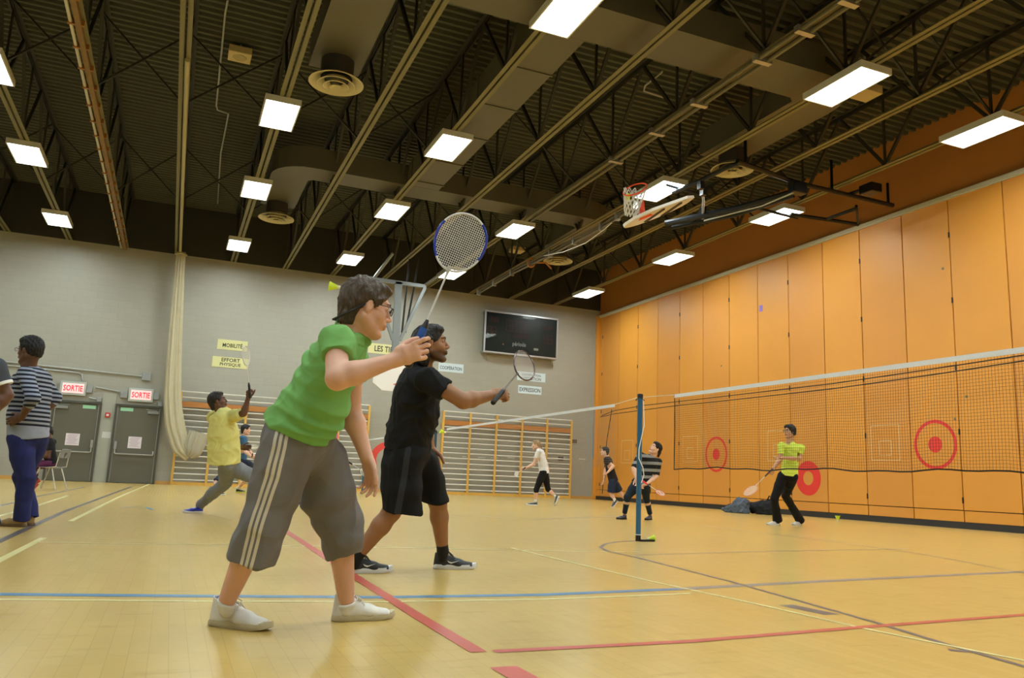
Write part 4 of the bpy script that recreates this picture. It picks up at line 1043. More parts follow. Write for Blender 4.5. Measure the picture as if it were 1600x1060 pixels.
def add_hair(c, f, u, k, style, seed=3):
    H = Field(); s = np.cross(f, u); A = (f, s, u); P = lambda a, b, d: V(c)+(f*a+s*b+u*d)*k
    e = lambda a, b, d, r, kk=0.015, op='u': H.ell(P(a, b, d), [x*k for x in r], A, kk*k, op)
    e(-0.016, 0, 0.042, (0.101, 0.083, 0.092)); e(-0.05, 0, 0.0, (0.062, 0.07, 0.07), 0.02)
    if style in ('short', 'bushy'):
        e(0.045, 0, 0.088, (0.046, 0.06, 0.028), 0.02)
        for b in (-1, 1): e(0.012, 0.066*b, 0.03, (0.03, 0.016, 0.04), 0.01)
    if style == 'short': H.eseg(P(-0.055, 0, -0.02), P(-0.062, 0, -0.085), (0.062*k, 0.042*k), (0.052*k, 0.034*k), s, 0.02*k)
    if style == 'bushy': e(0.0, 0, 0.085, (0.09, 0.078, 0.055), 0.02)
    if style == 'long':
        H.eseg(P(-0.04, 0, 0.02), P(-0.062, 0, -0.10), (0.078*k, 0.066*k), (0.07*k, 0.055*k), s, 0.03*k)
        for b in (-1, 1): H.eseg(P(-0.02, 0.066*b, 0.02), P(-0.04, 0.062*b, -0.08), (0.018*k, 0.035*k), (0.016*k, 0.03*k), s, 0.02*k)
        e(0.03, 0, 0.09, (0.06, 0.066, 0.036), 0.02); e(-0.075, 0, -0.03, (0.062, 0.078, 0.09), 0.03)
    if style == 'bob':
        H.eseg(P(-0.02, 0, 0.03), P(-0.03, 0, -0.035), (0.088*k, 0.08*k), (0.084*k, 0.07*k), s, 0.03*k); e(0.04, 0, 0.085, (0.06, 0.072, 0.04), 0.02)
    if style in ('pony', 'ponylow'):
        e(-0.105, 0, 0.01 if style == 'pony' else -0.02, (0.03, 0.028, 0.03), 0.01)
        H.seg(P(-0.115, 0, 0.0), P(-0.14, 0.0, -0.10), 0.03*k, 0.016*k, 0.015*k)
        e(0.035, 0, 0.09, (0.06, 0.066, 0.034), 0.02)
    # cut the face, ears and the neck line free
    lo = -0.092 if style in ('short', 'bushy', 'pony', 'ponylow') else -0.18
    if style == 'bob': lo = -0.06
    H.cut(P(0, 0, lo), -u, 0.02*k)
    fe = 0.068 if style != 'long' else 0.05
    H.eseg(P(0.125, 0, 0.020), P(0.125, 0, -0.12), (0.095*k, 0.066*k), (0.11*k, 0.105*k), s, 0.012*k, 's')
    if style in ('short', 'bushy', 'pony', 'ponylow', 'long'):
        for b in (-1, 1):
            e(0.006, 0.085*b, -0.012, (0.022, 0.03, 0.032), 0.008, 's')
            if style != 'long': e(0.04, 0.08*b, -0.05, (0.055, 0.04, 0.045), 0.012, 's')
    return H
def add_hand(B, wr, d, n, right, k=1.0, curl=(35, 40, 25), spread=0.004, thumb=(0.75, 0.55, 0.35), curls=None, kk=0.0035):
    d = unit(d); n = V(n); n = unit(n-d*(n@d)); t = np.cross(d, n)*(1 if right else -1)
    w = V(wr); P = lambda a, b, c_: w+(d*a+t*b+n*c_)*k
    B.eseg(P(-0.01, 0, 0), P(0.04, 0.002, 0.0), (0.025*k, 0.019*k), (0.038*k, 0.016*k), t, 0.015*k)
    B.eseg(P(0.04, 0.002, 0), P(0.082, 0.0, 0.0), (0.036*k, 0.016*k), (0.036*k, 0.012*k), t, 0.012*k)
    L = (0.92, 1.0, 0.94, 0.76); tips = []
    for i in range(4):
        cu = curls[i] if curls else curl
        b = 0.029-0.0195*i; p = P(0.086-0.004*abs(i-1.2), b, 0.0); dd = unit(d+t*(1.5-i)*spread*8)
        a = 0; r = (0.0098, 0.0088, 0.0078, 0.0068)
        for j, l in enumerate((0.044, 0.027, 0.021)):
            a += math.radians(cu[j]); dr = dd*math.cos(a)+n*math.sin(a); q = p+dr*l*L[i]*k
            B.seg(p, q, r[j]*k*(0.92 if i == 3 else 1), r[j+1]*k*(0.92 if i == 3 else 1), kk*k); p = q
        tips.append(p)
    p = P(0.018, 0.028, 0.006); dr = unit(d*thumb[0]+t*thumb[1]+n*thumb[2])
    q = p+dr*0.045*k; B.seg(p, q, 0.016*k, 0.0118*k, 0.014*k)
    dr2 = unit(d*(thumb[0]+0.35)+t*(thumb[1]-0.25)+n*(thumb[2]+0.1)); q2 = q+dr2*0.031*k; B.seg(q, q2, 0.0116*k, 0.0105*k, kk*k)
    dr3 = unit(d*(thumb[0]+0.5)+t*(thumb[1]-0.45)+n*(thumb[2]+0.15)); q3 = q2+dr3*0.025*k; B.seg(q2, q3, 0.0105*k, 0.0085*k, kk*k)
    return P, tips

def shoe(root, heel, toe, mats, lift=0.0, pitch=0.0, L=None, fine=False, low=0.075, sw=False, ankle=None, sockc=None, roll=0.0):
    """heel, toe: ground points; mats: upper, sole, lace"""
    heel = V(heel); toe = V(toe); d = toe-heel; L = L or np.linalg.norm(d); d = unit(d); kx = L/0.27
    s = np.cross(d, GU); s = unit(s); u = np.cross(s, d)
    if pitch: d, u = rot(d, s, pitch), rot(u, s, pitch)
    if roll: s, u = rot(s, d, roll), rot(u, d, roll)
    o = heel+V(0, 0, lift); P = lambda a, b, c_: o+d*a*kx+s*b*kx+u*c_*kx
    F = Field(); h = 0.0035 if fine else 0.007
    F.eseg(P(0.045, 0, 0.02), P(0.052, 0, low), (0.033*kx, 0.042*kx), (0.032*kx, 0.043*kx), s, 0.015)
    F.eseg(P(0.07, 0, 0.04), P(0.15, 0, 0.032), (0.035*kx, 0.04*kx), (0.041*kx, 0.030*kx), s, 0.02)
    F.eseg(P(0.15, 0, 0.028), P(0.225, 0.004, 0.022), (0.043*kx, 0.027*kx), (0.037*kx, 0.021*kx), s, 0.02)
    F.seg(P(0.06, 0, 0.065), P(0.11, 0, 0.055), 0.03*kx, 0.022*kx, 0.015)
    F.cut(P(0, 0, 0.018), -u); F.cut(P(0.05, 0, low+0.004), unit(u+d*0.25), within=(P(0.045, 0, low), 0.055))
    F.eseg(P(0.05, 0, low-0.02), P(0.05, 0, low+0.06), (0.025*kx, 0.032*kx), (0.028*kx, 0.036*kx), s, 0.004, 's')
    sh = fmesh('shoe', [F.mesh(h)], mats[0], root)
    out = [(-0.0, 0.0), (0.008, 0.024), (0.03, 0.036), (0.07, 0.036), (0.12, 0.038), (0.17, 0.046), (0.21, 0.044), (0.245, 0.033), (0.266, 0.014), (0.27, 0.0)]
    out = out+[(a, -b) for a, b in out[-2:0:-1]]
    def ringz(z, g): return [P(0.13+(a-0.13)*g, b*g, z+0.012*max(0, (a-0.2)/0.07)**2) for a, b in out]
    hs = 0.024 if not sw else 0.028
    MB().loft([ringz(0.0, 0.95), ringz(0.003, 1.0), ringz(hs*0.6, 1.0), ringz(hs, 0.965)]).build('sole', mats[1], sh, smooth=True, angle=50)
    if fine:
        lc = MB()
        for i in range(5):
            a = 0.098+0.017*i; z = 0.089-0.011*i-0.0010*i*i
            lc.tube([P(a, -0.022, z-0.010), P(a+0.004, 0, z+0.0015), P(a+0.012, 0.022, z-0.014)], 0.0024*kx, 6)
            lc.tube([P(a, 0.022, z-0.010), P(a+0.004, 0, z+0.003), P(a+0.012, -0.022, z-0.014)], 0.0024*kx, 6)
        for b in (-1, 1):
            lc.tube([P(0.094, 0, 0.092), P(0.09, 0.02*b, 0.102), P(0.105, 0.034*b, 0.088), P(0.112, 0.024*b, 0.078)], 0.0022*kx, 6)
            lc.tube([P(0.094, 0, 0.092), P(0.11, 0.02*b, 0.085), P(0.125, 0.035*b, 0.06)], 0.0022*kx, 6)
        lc.build('lace', mats[2], sh, smooth=True)
        if len(mats) > 3: 
            H = Field(); H.eseg(P(0.036, 0, low-0.012), P(0.03, 0, low+0.006), (0.027*kx, 0.02*kx), (0.024*kx, 0.014*kx), s, 0.01); H.eseg(P(0.05, 0, low+0.03), P(0.05, 0, low-0.05), (0.024*kx, 0.032*kx), (0.024*kx, 0.030*kx), s, 0.004, 's')
            fmesh('collar', [H.mesh(0.0035)], mats[3], sh)
    if sw:
        for b in (1, -1):
            pl = [(0.078, 0.052), (0.088, 0.040), (0.103, 0.035), (0.150, 0.052), (0.108, 0.043), (0.095, 0.045)]
            m = MB(); base = [P(a, b*(0.040+0.001*(a > 0.1)), z) for a, z in pl]
            m.prism(base, s*0.003*b); m.build('emblem', WHITE, sh)
    return sh, P

def person(label, F0, J, sc=1.0, head=None, hair=('short', (60, 44, 32)), skinm=None, top=None, bottom=None, group=None,
           su=None, sl=None, shoes=None, h=0.008, hh=0.005, hands=None, glasses=False, beard=False, arms=True, legs=('R', 'L'), tw=1.0, td=1.0, extra=None, lod=True, armr=1.0, seed=1):
    G = {k: (onD(v[0], v[1], F0+(v[2] if len(v) > 2 else 0)) if len(v) < 4 else V(v[:3])) for k, v in J.items()}
    if shoes and h > 0.0065:                 # ankles stand in their shoes
        for side in ('R', 'L'):
            if side in shoes:
                q = shoes[side]; hl = V(q['heel']); dv = V(q['toe'])-hl; kx = q.get('L', np.linalg.norm(dv))/0.27; dv = unit(dv); uv = np.cross(unit(np.cross(dv, GU)), dv)
                t_ = hl+dv*0.048*kx+uv*0.10*kx; dd_ = t_-G['an'+side]; G['an'+side] = t_; G['kn'+side] = G['kn'+side]+CF*(dd_@CF)*0.5
    base = V((G['anR'][0]+G['anL'][0])/2, (G['anR'][1]+G['anL'][1])/2, 0)
    root = empty('person', base, label, 'person', group)
    su = unit(su); sl = unit(sl if sl is not None else su)
    B = Field(); K = 0.03
    ch, wa, pe, nk = G['chest'], G['waist'], G['pelvis'], G['neck']
    hc = V(head['c']) if 'c' in head and len(head['c']) == 4 else onD(head['c'][0], head['c'][1], F0+head['c'][2])
    hf = yawdir(head['yaw']); hs_ = np.cross(hf, GU); hf = rot(hf, hs_, math.radians(head.get('pitch', 0))); hu = np.cross(hs_, hf)
    if head.get('tilt'): hu = rot(hu, hf, math.radians(head['tilt']))
    hk = head.get('k', 1.0)
    # torso
    B.eseg(ch, wa, (0.14*sc*tw, 0.084*sc*td), (0.125*sc*tw, 0.088*sc*td), su, K); B.eseg(wa, pe, (0.12*sc*tw, 0.082*sc*td), (0.135*sc*tw, 0.09*sc*td), sl, K)
    shR = G.get('shR', ch+su*0.165*sc*tw+unit(nk-ch)*0.05*sc); shL = G.get('shL', ch-su*0.165*sc*tw+unit(nk-ch)*0.05*sc)
    B.seg(shR, shL, 0.042*sc, 0.042*sc, K); B.eseg(ch, nk, (0.13*sc*tw, 0.08*sc*td), (0.058*sc, 0.055*sc), su, K)
    nkt = hc+hf*(-0.03*hk)+hu*(-0.05*hk)
    B.seg(nk, nkt, 0.056*sc, 0.052*hk, 0.025)
    for side, sh in (('R', shR), ('L', shL)):
        el, wr = G['el'+side], G['wr'+side]; m = el+(wr-el)*0.28; a = armr*sc
        B.seg(sh, el, 0.044*a, 0.040*a, 0.02); B.seg(el, m, 0.038*a, 0.041*a, 0.02); B.seg(m, wr, 0.041*a, 0.0255*a, 0.02)
        hp = G.get('hip'+side, pe+sl*(0.085 if side == 'R' else -0.085)*sc+V(0, 0, -0.03)); kn, an = G['kn'+side], G['an'+side]; c_ = kn+(an-kn)*0.3
        B.seg(hp, kn, 0.070*sc, 0.054*sc, 0.02); B.seg(kn, c_-hf*0, 0.052*sc, 0.054*sc, 0.02); B.seg(c_, an, 0.054*sc, 0.033*sc, 0.02)
        G['sh'+side], G['hip'+side] = sh, hp
    P = add_head(B, hc, hf, hu, hk)
    boxes = [(hc-0.16*hk, hc+0.16*hk)]
    for side in ('R', 'L'):
        hd = (hands or {}).get(side, {}); wr = G['wr'+side]; el = G['el'+side]
        d = V(hd['d']) if 'd' in hd else unit(wr-el); n = V(hd.get('n', hf if abs(unit(d)@hf) < 0.9 else su))
        add_hand(B, wr, d, n, side == 'R', hd.get('k', sc*0.98), hd.get('curl', (25, 30, 20)), curls=hd.get('curls'), thumb=hd.get('thumb', (0.75, 0.55, 0.35)))
        cc = wr+unit(d)*0.085; boxes.append((cc-0.12*sc, cc+0.12*sc))
    parts = [B.mesh(h, skip=[(a+h*1.5, b-h*1.5) for a, b in boxes])]
    hf_ = min(hh, 0.0045)
    for i, (a, b) in enumerate(boxes): parts.append(B.mesh(hh if i == 0 else hf_, a, b, skip=[(x+h, y-h) for x, y in boxes[:i]]))
    ms = np.cross(hf, hu)
    def lipf(Pv, N):
        q = (Pv-hc)/hk; a, b, c_ = q@hf, q@ms, q@hu
        return np.clip(1.4-np.sqrt(((a-0.094)/0.016)**2+(b/0.023)**2+((c_+0.0565)/0.0105)**2), 0, 1)
    def beardf(Pv, N):
        q = (Pv-hc)/hk; a, b, c_ = q@hf, q@ms, q@hu
        jl = -0.035-0.25*np.maximum(0, 0.02-a); m_ = np.clip((jl-c_)/0.02, 0, 1)*np.clip((a+0.02)/0.02, 0, 1)*np.clip((c_+0.13)/0.02, 0, 1)
        mo = np.clip(1.3-np.sqrt(((a-0.09)/0.03)**2+(b/0.03)**2+((c_+0.043)/0.009)**2), 0, 1)
        return np.clip(np.maximum(m_, mo), 0, 1)*0.75*(np.linalg.norm(q, axis=1) < 0.15)
    body = fmesh('body', parts, skinm, root, attrs={'lip': lipf, 'beard': beardf if beard else (lambda Pv, N: np.zeros(len(Pv)))})
    hm = hairmat('hair_%d_%d_%d' % hair[1], hair[1])
    H = add_hair(hc, hf, hu, hk, hair[0])
    fmesh('hair', [H.mesh(hh*0.9)], hm, root, wr=0.0035 if hair[0] != 'bushy' else 0.006, seed=seed, wl=0.02, stretch=(1, 1, 0.45))
    head_extras(root, hc, hf, hu, hk, hm, glasses)
    # top
    def chainpt(a, b, c_, f): return a+(b-a)*f if f <= 1 else b+(c_-b)*(f-1)
    if top:
        T = Field(); ease = top.get('ease', 0.014)*sc; hem = V(G['hem']) if 'hem' in G else pe+unit(pe-wa)*0.04
        if 'chain' in top:
            st = [(onD(a[0], a[1], F0+a[2]), a[3], a[4]*(F0+a[2])/FPX) for a in top['chain']]
            for i in range(len(st)-1): T.eseg(st[i][0], st[i+1][0], (st[i][1], st[i][2]), (st[i+1][1], st[i+1][2]), su, 0.03)
            hem = st[-1][0]; hd_ = unit(st[-1][0]-st[-2][0])
        else:
            T.eseg(ch, wa, (0.15*sc*tw+ease, 0.095*sc*td+ease), (0.128*sc*tw+ease*1.3, 0.09*sc*td+ease*1.3), su, K)
            T.eseg(wa, hem+unit(hem-wa)*0.05, (0.128*sc*tw+ease*1.3, 0.09*sc*td+ease*1.3), (0.155*sc*tw+ease*1.3, 0.112*sc*td+ease*1.3), sl, K)
            hd_ = unit(hem-wa)
        T.seg(shR, shL, 0.052*sc+ease*0.6, 0.052*sc+ease*0.6, K); T.eseg(ch, nk, (0.13*sc*tw+ease, 0.08*sc*td+ease), (0.06*sc, 0.06*sc), su, K)
        for side in ('R', 'L'):
            f = top.get('sleeve', 0.5); sh, el, wr = G['sh'+side], G['el'+side], G['wr'+side]; se = top.get('sl_ease', 0.012)*sc; a = armr*sc
            fe = f
            if f <= 1:
                e_ = sh+(el-sh)*min(1, f+0.15); r2 = (0.05-0.011*f)*a+se; T.seg(sh, e_, 0.053*a+se*0.8, r2, 0.025); T.cut(sh+(el-sh)*f, el-sh, within=(e_, r2+0.03))
                c0 = sh+(el-sh)*f; dd = unit(el-sh); 
                if h < 0.006: T.seg(c0-dd*0.03, c0+dd*0.05, r2-0.010, r2-0.006, 0.003, 's')
            else:
                e_ = el+(wr-el)*(f-1); T.seg(sh, el, 0.053*a+se*0.8, 0.04*a+se, 0.025); T.seg(el, e_, 0.04*a+se, (0.041-0.013*(f-1))*a+se*0.8, 0.02)
                T.cut(e_, wr-el, within=(e_+unit(wr-el)*0.03, 0.07))
        if 'hemcut' in top:
            p0 = onD(top['hemcut'][0][0], top['hemcut'][0][1], F0); p1 = onD(top['hemcut'][1][0], top['hemcut'][1][1], F0); nn = unit(np.cross(p1-p0, CF)); 
            if nn[2] > 0: nn = -nn
            T.cut(p0, nn, within=((p0+p1)/2, 0.34))
        else: T.cut(hem, hd_, within=(hem+hd_*0.05, 0.3*sc))
        # neck opening
        nd_ = unit(nkt-nk); T.seg(nk+nd_*0.0-unit(nk-ch)*0.01, nkt+nd_*0.08, 0.050*sc, 0.066*sc, 0.006, 's'); T.cut(nk+nd_*top.get('collar', 0.03), nd_, within=(nk+nd_*0.06, 0.1))
        if top.get('vneck'): T.ell(nk+hf*0.05-V(0, 0, 0.03), (0.04, 0.045, 0.07), (unit(hf), unit(np.cross(hf, GU)), GU), 0.006, 's')
        attrs = top.get('attrs')
        if attrs: attrs = {k_: (lambda fn: (lambda Pv, N: fn(Pv, N, G)))(v_) for k_, v_ in attrs.items()}
        to = fmesh(top.get('name', 't_shirt'), [T.mesh(min(h, 0.007) if h > 0.006 else 0.005)], top['m'], root, wr=top.get('wr', 0.004), seed=seed+10, wl=top.get('wl', 0.085), attrs=attrs, stretch=top.get('stretch', (1, 1, 1)))
        G['top'] = to
    if bottom:
        T = Field(); ease = bottom.get('ease', 0.014)*sc
        up_ = wa+(pe-wa)*bottom.get('up', 0.45)
        hw, hdp = bottom.get('hip', (0.146*sc*tw, 0.106*sc*td))
        T.eseg(up_, pe, (hw*0.9, hdp*0.9), (hw, hdp), sl, K)
        for side in ('R', 'L'):
            hp, kn, an = G['hip'+side], G['kn'+side], G['an'+side]
            if 'chain'+side in bottom:
                st = [(onD(a[0], a[1], F0+a[2]), a[3], a[4]*(F0+a[2])/FPX) for a in bottom['chain'+side]]
                dd = unit(st[-1][0]-st[-2][0]); ext = st[-1][0]+dd*0.05
                T.eseg(pe, st[0][0], (hw*0.6, hdp*0.9), (st[0][1], st[0][2]), sl, K); T.seg(hp, st[0][0], 0.092*sc, 0.088*sc, K)
                for i in range(len(st)-1): T.eseg(st[i][0], st[i+1][0], (st[i][1], st[i][2]), (st[i+1][1], st[i+1][2]), sl, 0.02)
                T.eseg(st[-1][0], ext, (st[-1][1], st[-1][2]), (st[-1][1], st[-1][2]), sl, 0.01)
                e0 = st[-1][0]; w_ = st[-1][1:]
                cn = dd if 'cut'+side not in bottom else None
                if cn is None:
                    a_, b_ = bottom['cut'+side]; dz = bottom['chain'+side][-1][2]; pa = onD(a_[0], a_[1], F0+dz); pb_ = onD(b_[0], b_[1], F0+dz)
                    cn = unit(np.cross(pb_-pa, CF)); cn = cn if cn[2] < 0 else -cn; T.cut(pa, cn, within=(e0+dd*0.04, 0.15))
                else: T.cut(e0, dd, within=(e0+dd*0.05, max(w_)+0.03))
                if h < 0.006: T.eseg(e0-dd*0.06, e0+dd*0.09, (w_[0]-0.013, w_[1]-0.013), (w_[0]-0.008, w_[1]-0.008), sl, 0.003, 's')
            else:
                fr = bottom['r']; pts = [(chainpt(hp, kn, an, f), r*sc) for f, r in fr]
                T.seg(hp, pts[0][0], 0.095*sc, pts[0][1], K)
                for i in range(len(pts)-1): T.seg(pts[i][0], pts[i+1][0], pts[i][1], pts[i+1][1], 0.02)
                dd = unit(pts[-1][0]-pts[-2][0]); T.cut(pts[-1][0]+dd*0.005, dd, within=(pts[-1][0]+dd*0.05, pts[-1][1]+0.02))
        attrs = bottom.get('attrs')
        if attrs: attrs = {k_: (lambda fn: (lambda Pv, N: fn(Pv, N, G)))(v_) for k_, v_ in attrs.items()}
        bo = fmesh(bottom.get('name', 'trousers'), [T.mesh(min(h, 0.007) if h > 0.006 else 0.005)], bottom['m'], root, wr=bottom.get('wr', 0.004), seed=seed+20, wl=bottom.get('wl', 0.1), attrs=attrs, stretch=bottom.get('stretch', (1, 1, 0.5)), zmin=0.004)
        G['bottom'] = bo
    if shoes:
        for side in ('R', 'L'):
            if side in shoes: shoe(root, **shoes[side])
            if 'sock' in shoes:
                m_, f = shoes['sock']; an = G['an'+side]; kn = G['kn'+side]; S = Field(); S.seg(an+(kn-an)*f, an, 0.0375*sc, 0.0355*sc, 0.01); S.seg(an, an-V(0, 0, 0.04), 0.0355*sc, 0.029*sc, 0.01)
                S.cut(an+(kn-an)*f, kn-an, within=(an+(kn-an)*(f+0.1), 0.06)); fmesh('sock', [S.mesh(0.005)], m_, root, zmin=0.02)
    G['root'] = root; G['hc'], G['hf'], G['hu'], G['hk'] = hc, hf, hu, hk
    return G

def racket(butt, tip, hint, label, fc, gripc, grip2=None, strc=(236, 236, 232), n=(21, 23), rs=0.0009, shaftc=(220, 220, 224), fr=0.0052, Hl=None, Wl=None, marks=None, logo=None):
    butt = V(butt); tip = V(tip); L = np.linalg.norm(tip-butt); a = (tip-butt)/L; b = V(hint); b = unit(b-a*(b@a)); nn = np.cross(a, b)
    hl = (Hl or 0.25*L/0.67)/2; hw = (Wl or 0.20*L/0.67)/2; c = tip-a*hl
    e = empty('badminton_racket', butt, label, 'racket', 'badminton rackets')
    def el(t, s=1.0): return c+a*hl*s*math.cos(t)*(1.0)+b*hw*s*math.sin(t)*(1+0.06*math.cos(t))
    T = np.linspace(0, 2*math.pi, 65)[:-1]
    m = MB(); m.tube([el(t) for t in T], fr, 8, closed=True)
    if marks:
        m.cur = 1
        for t0, t1 in marks: m.tube([el(t, 1.002) for t in np.linspace(t0, t1, 14)], fr*1.12, 8)
    m.build('frame', [mat('racket_frame_%d%d%d' % fc, fc, 0.25, coat=0.5), mat('racket_frame_blue', (40, 60, 170), 0.25)] if marks else mat('racket_frame_%d%d%d' % fc, fc, 0.25, coat=0.5), e, smooth=True, angle=60)
    m = MB(); nx, ny = n
    for i in range(1, nx):
        x = -1+2*i/nx; y = math.sqrt(max(0, 1-x*x)); m.tube([c+b*hw*x-a*hl*y*0.98, c+b*hw*x+a*hl*y*0.98], rs, 4, caps=False)
    for i in range(1, ny):
        x = -1+2*i/ny; y = math.sqrt(max(0, 1-x*x)); m.tube([c+a*hl*x-b*hw*y*0.98+nn*rs, c+a*hl*x+b*hw*y*0.98+nn*rs], rs, 4, caps=False)
    so = m.build('strings', mat('string_%d_%d_%d' % strc, strc, 0.5), e)
    if logo:
        m = MB()
        for t0, t1, r0 in ((0.4, 2.2, 0.42), (3.5, 5.3, 0.42)): m.tube([c+a*hl*r0*math.cos(t)+b*hw*r0*math.sin(t)*1.2+nn*rs*2 for t in np.linspace(t0, t1, 10)], 0.008, 4, flat=0.2, hint=nn)
        m.build('string_mark', mat('red_string_ink', logo, 0.6), so)
    gl = 0.175*L/0.67; thr = c-a*hl
    m = MB(); m.tube([butt+a*gl*1.1, thr], [0.0042, 0.0036], 10); m.tube([thr-a*0.03, thr, thr+a*0.004], [0.004, 0.0065, 0.008], 8); m.build('shaft', mat('shaft_%d_%d_%d' % shaftc, shaftc, 0.25, coat=0.4), e, smooth=True)
    m = MB(); m.tube([butt-a*0.002, butt+a*0.006, butt+a*0.02, butt+a*gl*0.5, butt+a*gl*0.92], [0.013, 0.0165, 0.0145, 0.0138, 0.0135], 8)
    m.build('grip', mat('grip_%d_%d_%d' % gripc, gripc, 0.7, bump=0.5, bscale=80), e, smooth=True, angle=60)
    if grip2: MB().tube([butt+a*gl*0.42, butt+a*gl*0.45, butt+a*gl*0.93], [0.0145, 0.0158, 0.0145], 10).build('grip_wrap', mat('blue_grip_tape', grip2, 0.6, bump=0.5, bscale=80), e, smooth=True, angle=60)
    MB().tube([butt+a*gl*0.92, butt+a*gl*0.96, butt+a*gl*1.14], [0.0135, 0.0128, 0.006], 12).build('cone', mat('grip_cone', (24, 26, 34), 0.4), e, smooth=True)
    return e, (a, b, nn, c, gl)
# ================================================================== PEOPLE
def ft(px, py, yaw, L=0.27, D=None):
    c = onz(px, py, 0) if D is None else onD(px, py, D); d = yawdir(yaw); return dict(heel=c-d*L/2, toe=c+d*L/2, L=L)
# --- the green shirted player in front
SK1 = skin('fair_skin', (220, 170, 146)); SK2 = skin('brown_skin', (150, 104, 72), beard=(58, 42, 34)); SK3 = skin('dark_brown_skin', (98, 66, 50))
SK4 = skin('light_skin', (222, 176, 150)); SK5 = skin('warm_skin', (196, 146, 116))
F0 = 3.03
def stripe3(P, N, G):
    # distance across the side stripes that run down the outer right leg
    pts = [onD(x, y, F0-0.2) for x, y in ((437, 655), (433, 700), (424, 745), (408, 800), (397, 845), (386, 890))]
    best = np.full(len(P), 9.0); val = np.full(len(P), 9.0)
    for a, b in zip(pts[:-1], pts[1:]):
        d = b-a; d2 = d-CF*(d@CF); L2 = d2@d2; q = P-a; q = q-np.outer(q@CF, CF); t = np.clip(q@d2/L2, 0, 1); r = q-np.outer(t, d2); ds = np.linalg.norm(r, axis=1)
        sg = np.sign(r@CR); m = ds < best; best[m] = ds[m]; val[m] = (sg*ds)[m]
    val[(N@CF) > 0.1] = 9
    return val
green = fabric('green_polo_cotton', (118, 174, 98), bump=0.2, bscale=500)
greyp = striped('grey_track_cloth', (116, 113, 114), 'stripe', [(-0.024, -0.013, (214, 206, 190)), (-0.0055, 0.0055, (214, 206, 190)), (0.013, 0.024, (214, 206, 190))])
WSH = mat('white_shoe_leather', (226, 222, 214), 0.45, noise=0.08, nscale=30); WSO = mat('cream_rubber_sole', (188, 176, 144), 0.6, noise=0.1, nscale=30)
LACE = mat('white_lace', (216, 212, 202), 0.8); LBL = mat('pale_blue_lining', (150, 166, 214), 0.8)
su = unit(-GF*0.92+GR*0.36)
hR, tR = onz(326, 981, 0), onz(417, 984, 0); hL, tL = onz(517, 971, 0), onz(606, 967, 0)
hR, tR = onz(328, 976, 0), onz(414, 986, 0)
gp = person('person in green polo shirt and grey striped track pants, nearest the camera', F0, dict(
    neck=(551, 519, 0.0), chest=(532, 545, 0.0), waist=(499, 618, 0.0), pelvis=(466, 682, 0.02),
    shR=(526, 534, -0.17), shL=(552, 560, 0.16), elR=(527, 592, -0.30), wrR=(619, 562, -0.22), elL=(548, 642, 0.16), wrL=(573, 716, 0.10),
    hipR=(446, 700, -0.09), hipL=(488, 700, 0.10), knR=(410, 805, -0.14), anR=(356, 936, -0.12), knL=(529, 810, 0.12), anL=(541, 938, 0.13)),
    sc=0.96, head=dict(c=(571, 482, 0.0), yaw=22, pitch=-10, k=0.92), hair=('short', (74, 60, 48)), skinm=SK1, su=su, sl=unit(-GF*0.95+GR*0.2), h=0.006, hh=0.0032, glasses=True,
    top=dict(m=green, name='polo_shirt', sleeve=0.44, sl_ease=0.014, collar=0.028, wr=0.009, wl=0.085, stretch=(0.7, 0.7, 1.25),
             chain=[(544, 525, 0, 0.10, 21), (533, 540, 0, 0.16, 31), (520, 566, 0, 0.165, 38), (509, 592, 0, 0.15, 42), (497, 622, 0, 0.15, 48), (481, 648, 0, 0.16, 51), (460, 672, 0.01, 0.17, 51), (448, 692, 0.01, 0.17, 50)],
             hemcut=((405, 648), (508, 694))),
    bottom=dict(m=greyp, name='track_pants', up=0.5, hip=(0.165, 0.125), wr=0.011, wl=0.10,
                chainR=[(439, 725, -0.09, 0.085, 41), (426, 770, -0.11, 0.085, 39), (412, 815, -0.13, 0.085, 37), (399, 850, -0.135, 0.085, 37), (391, 876, -0.14, 0.085, 37)],
                chainL=[(497, 725, 0.10, 0.085, 44), (515, 775, 0.12, 0.085, 41), (529, 815, 0.13, 0.08, 36), (536, 845, 0.13, 0.075, 30), (538, 869, 0.13, 0.07, 26)],
                cutR=((352, 868), (430, 885)), cutL=((511, 874), (565, 863)), attrs={'stripe': stripe3}, stretch=(1, 1, 0.45)),
    hands={'R': dict(d=CR*0.93+CU*0.38, n=CF-CU*0.1, curls=[(12, 42, 32), (34, 48, 30), (44, 52, 30), (50, 55, 30)], thumb=(0.85, 0.5, 0.75), k=0.95),
           'L': dict(d=-CU*0.95+CR*0.22, n=-CF*0.8-CR*0.6, curls=[(12, 20, 14), (22, 30, 18), (30, 34, 20), (36, 36, 20)], k=0.92)},
    shoes={'R': dict(heel=hR, toe=tR, mats=(WSH, WSO, LACE, LBL), fine=True, L=0.268, low=0.094), 'L': dict(heel=hL, toe=tL, mats=(WSH, WSO, LACE, LBL), fine=True, L=0.262, low=0.094),
           'sock': (mat('white_sock', (228, 226, 220), 0.9), -0.03)}, seed=2)
root = gp['root']
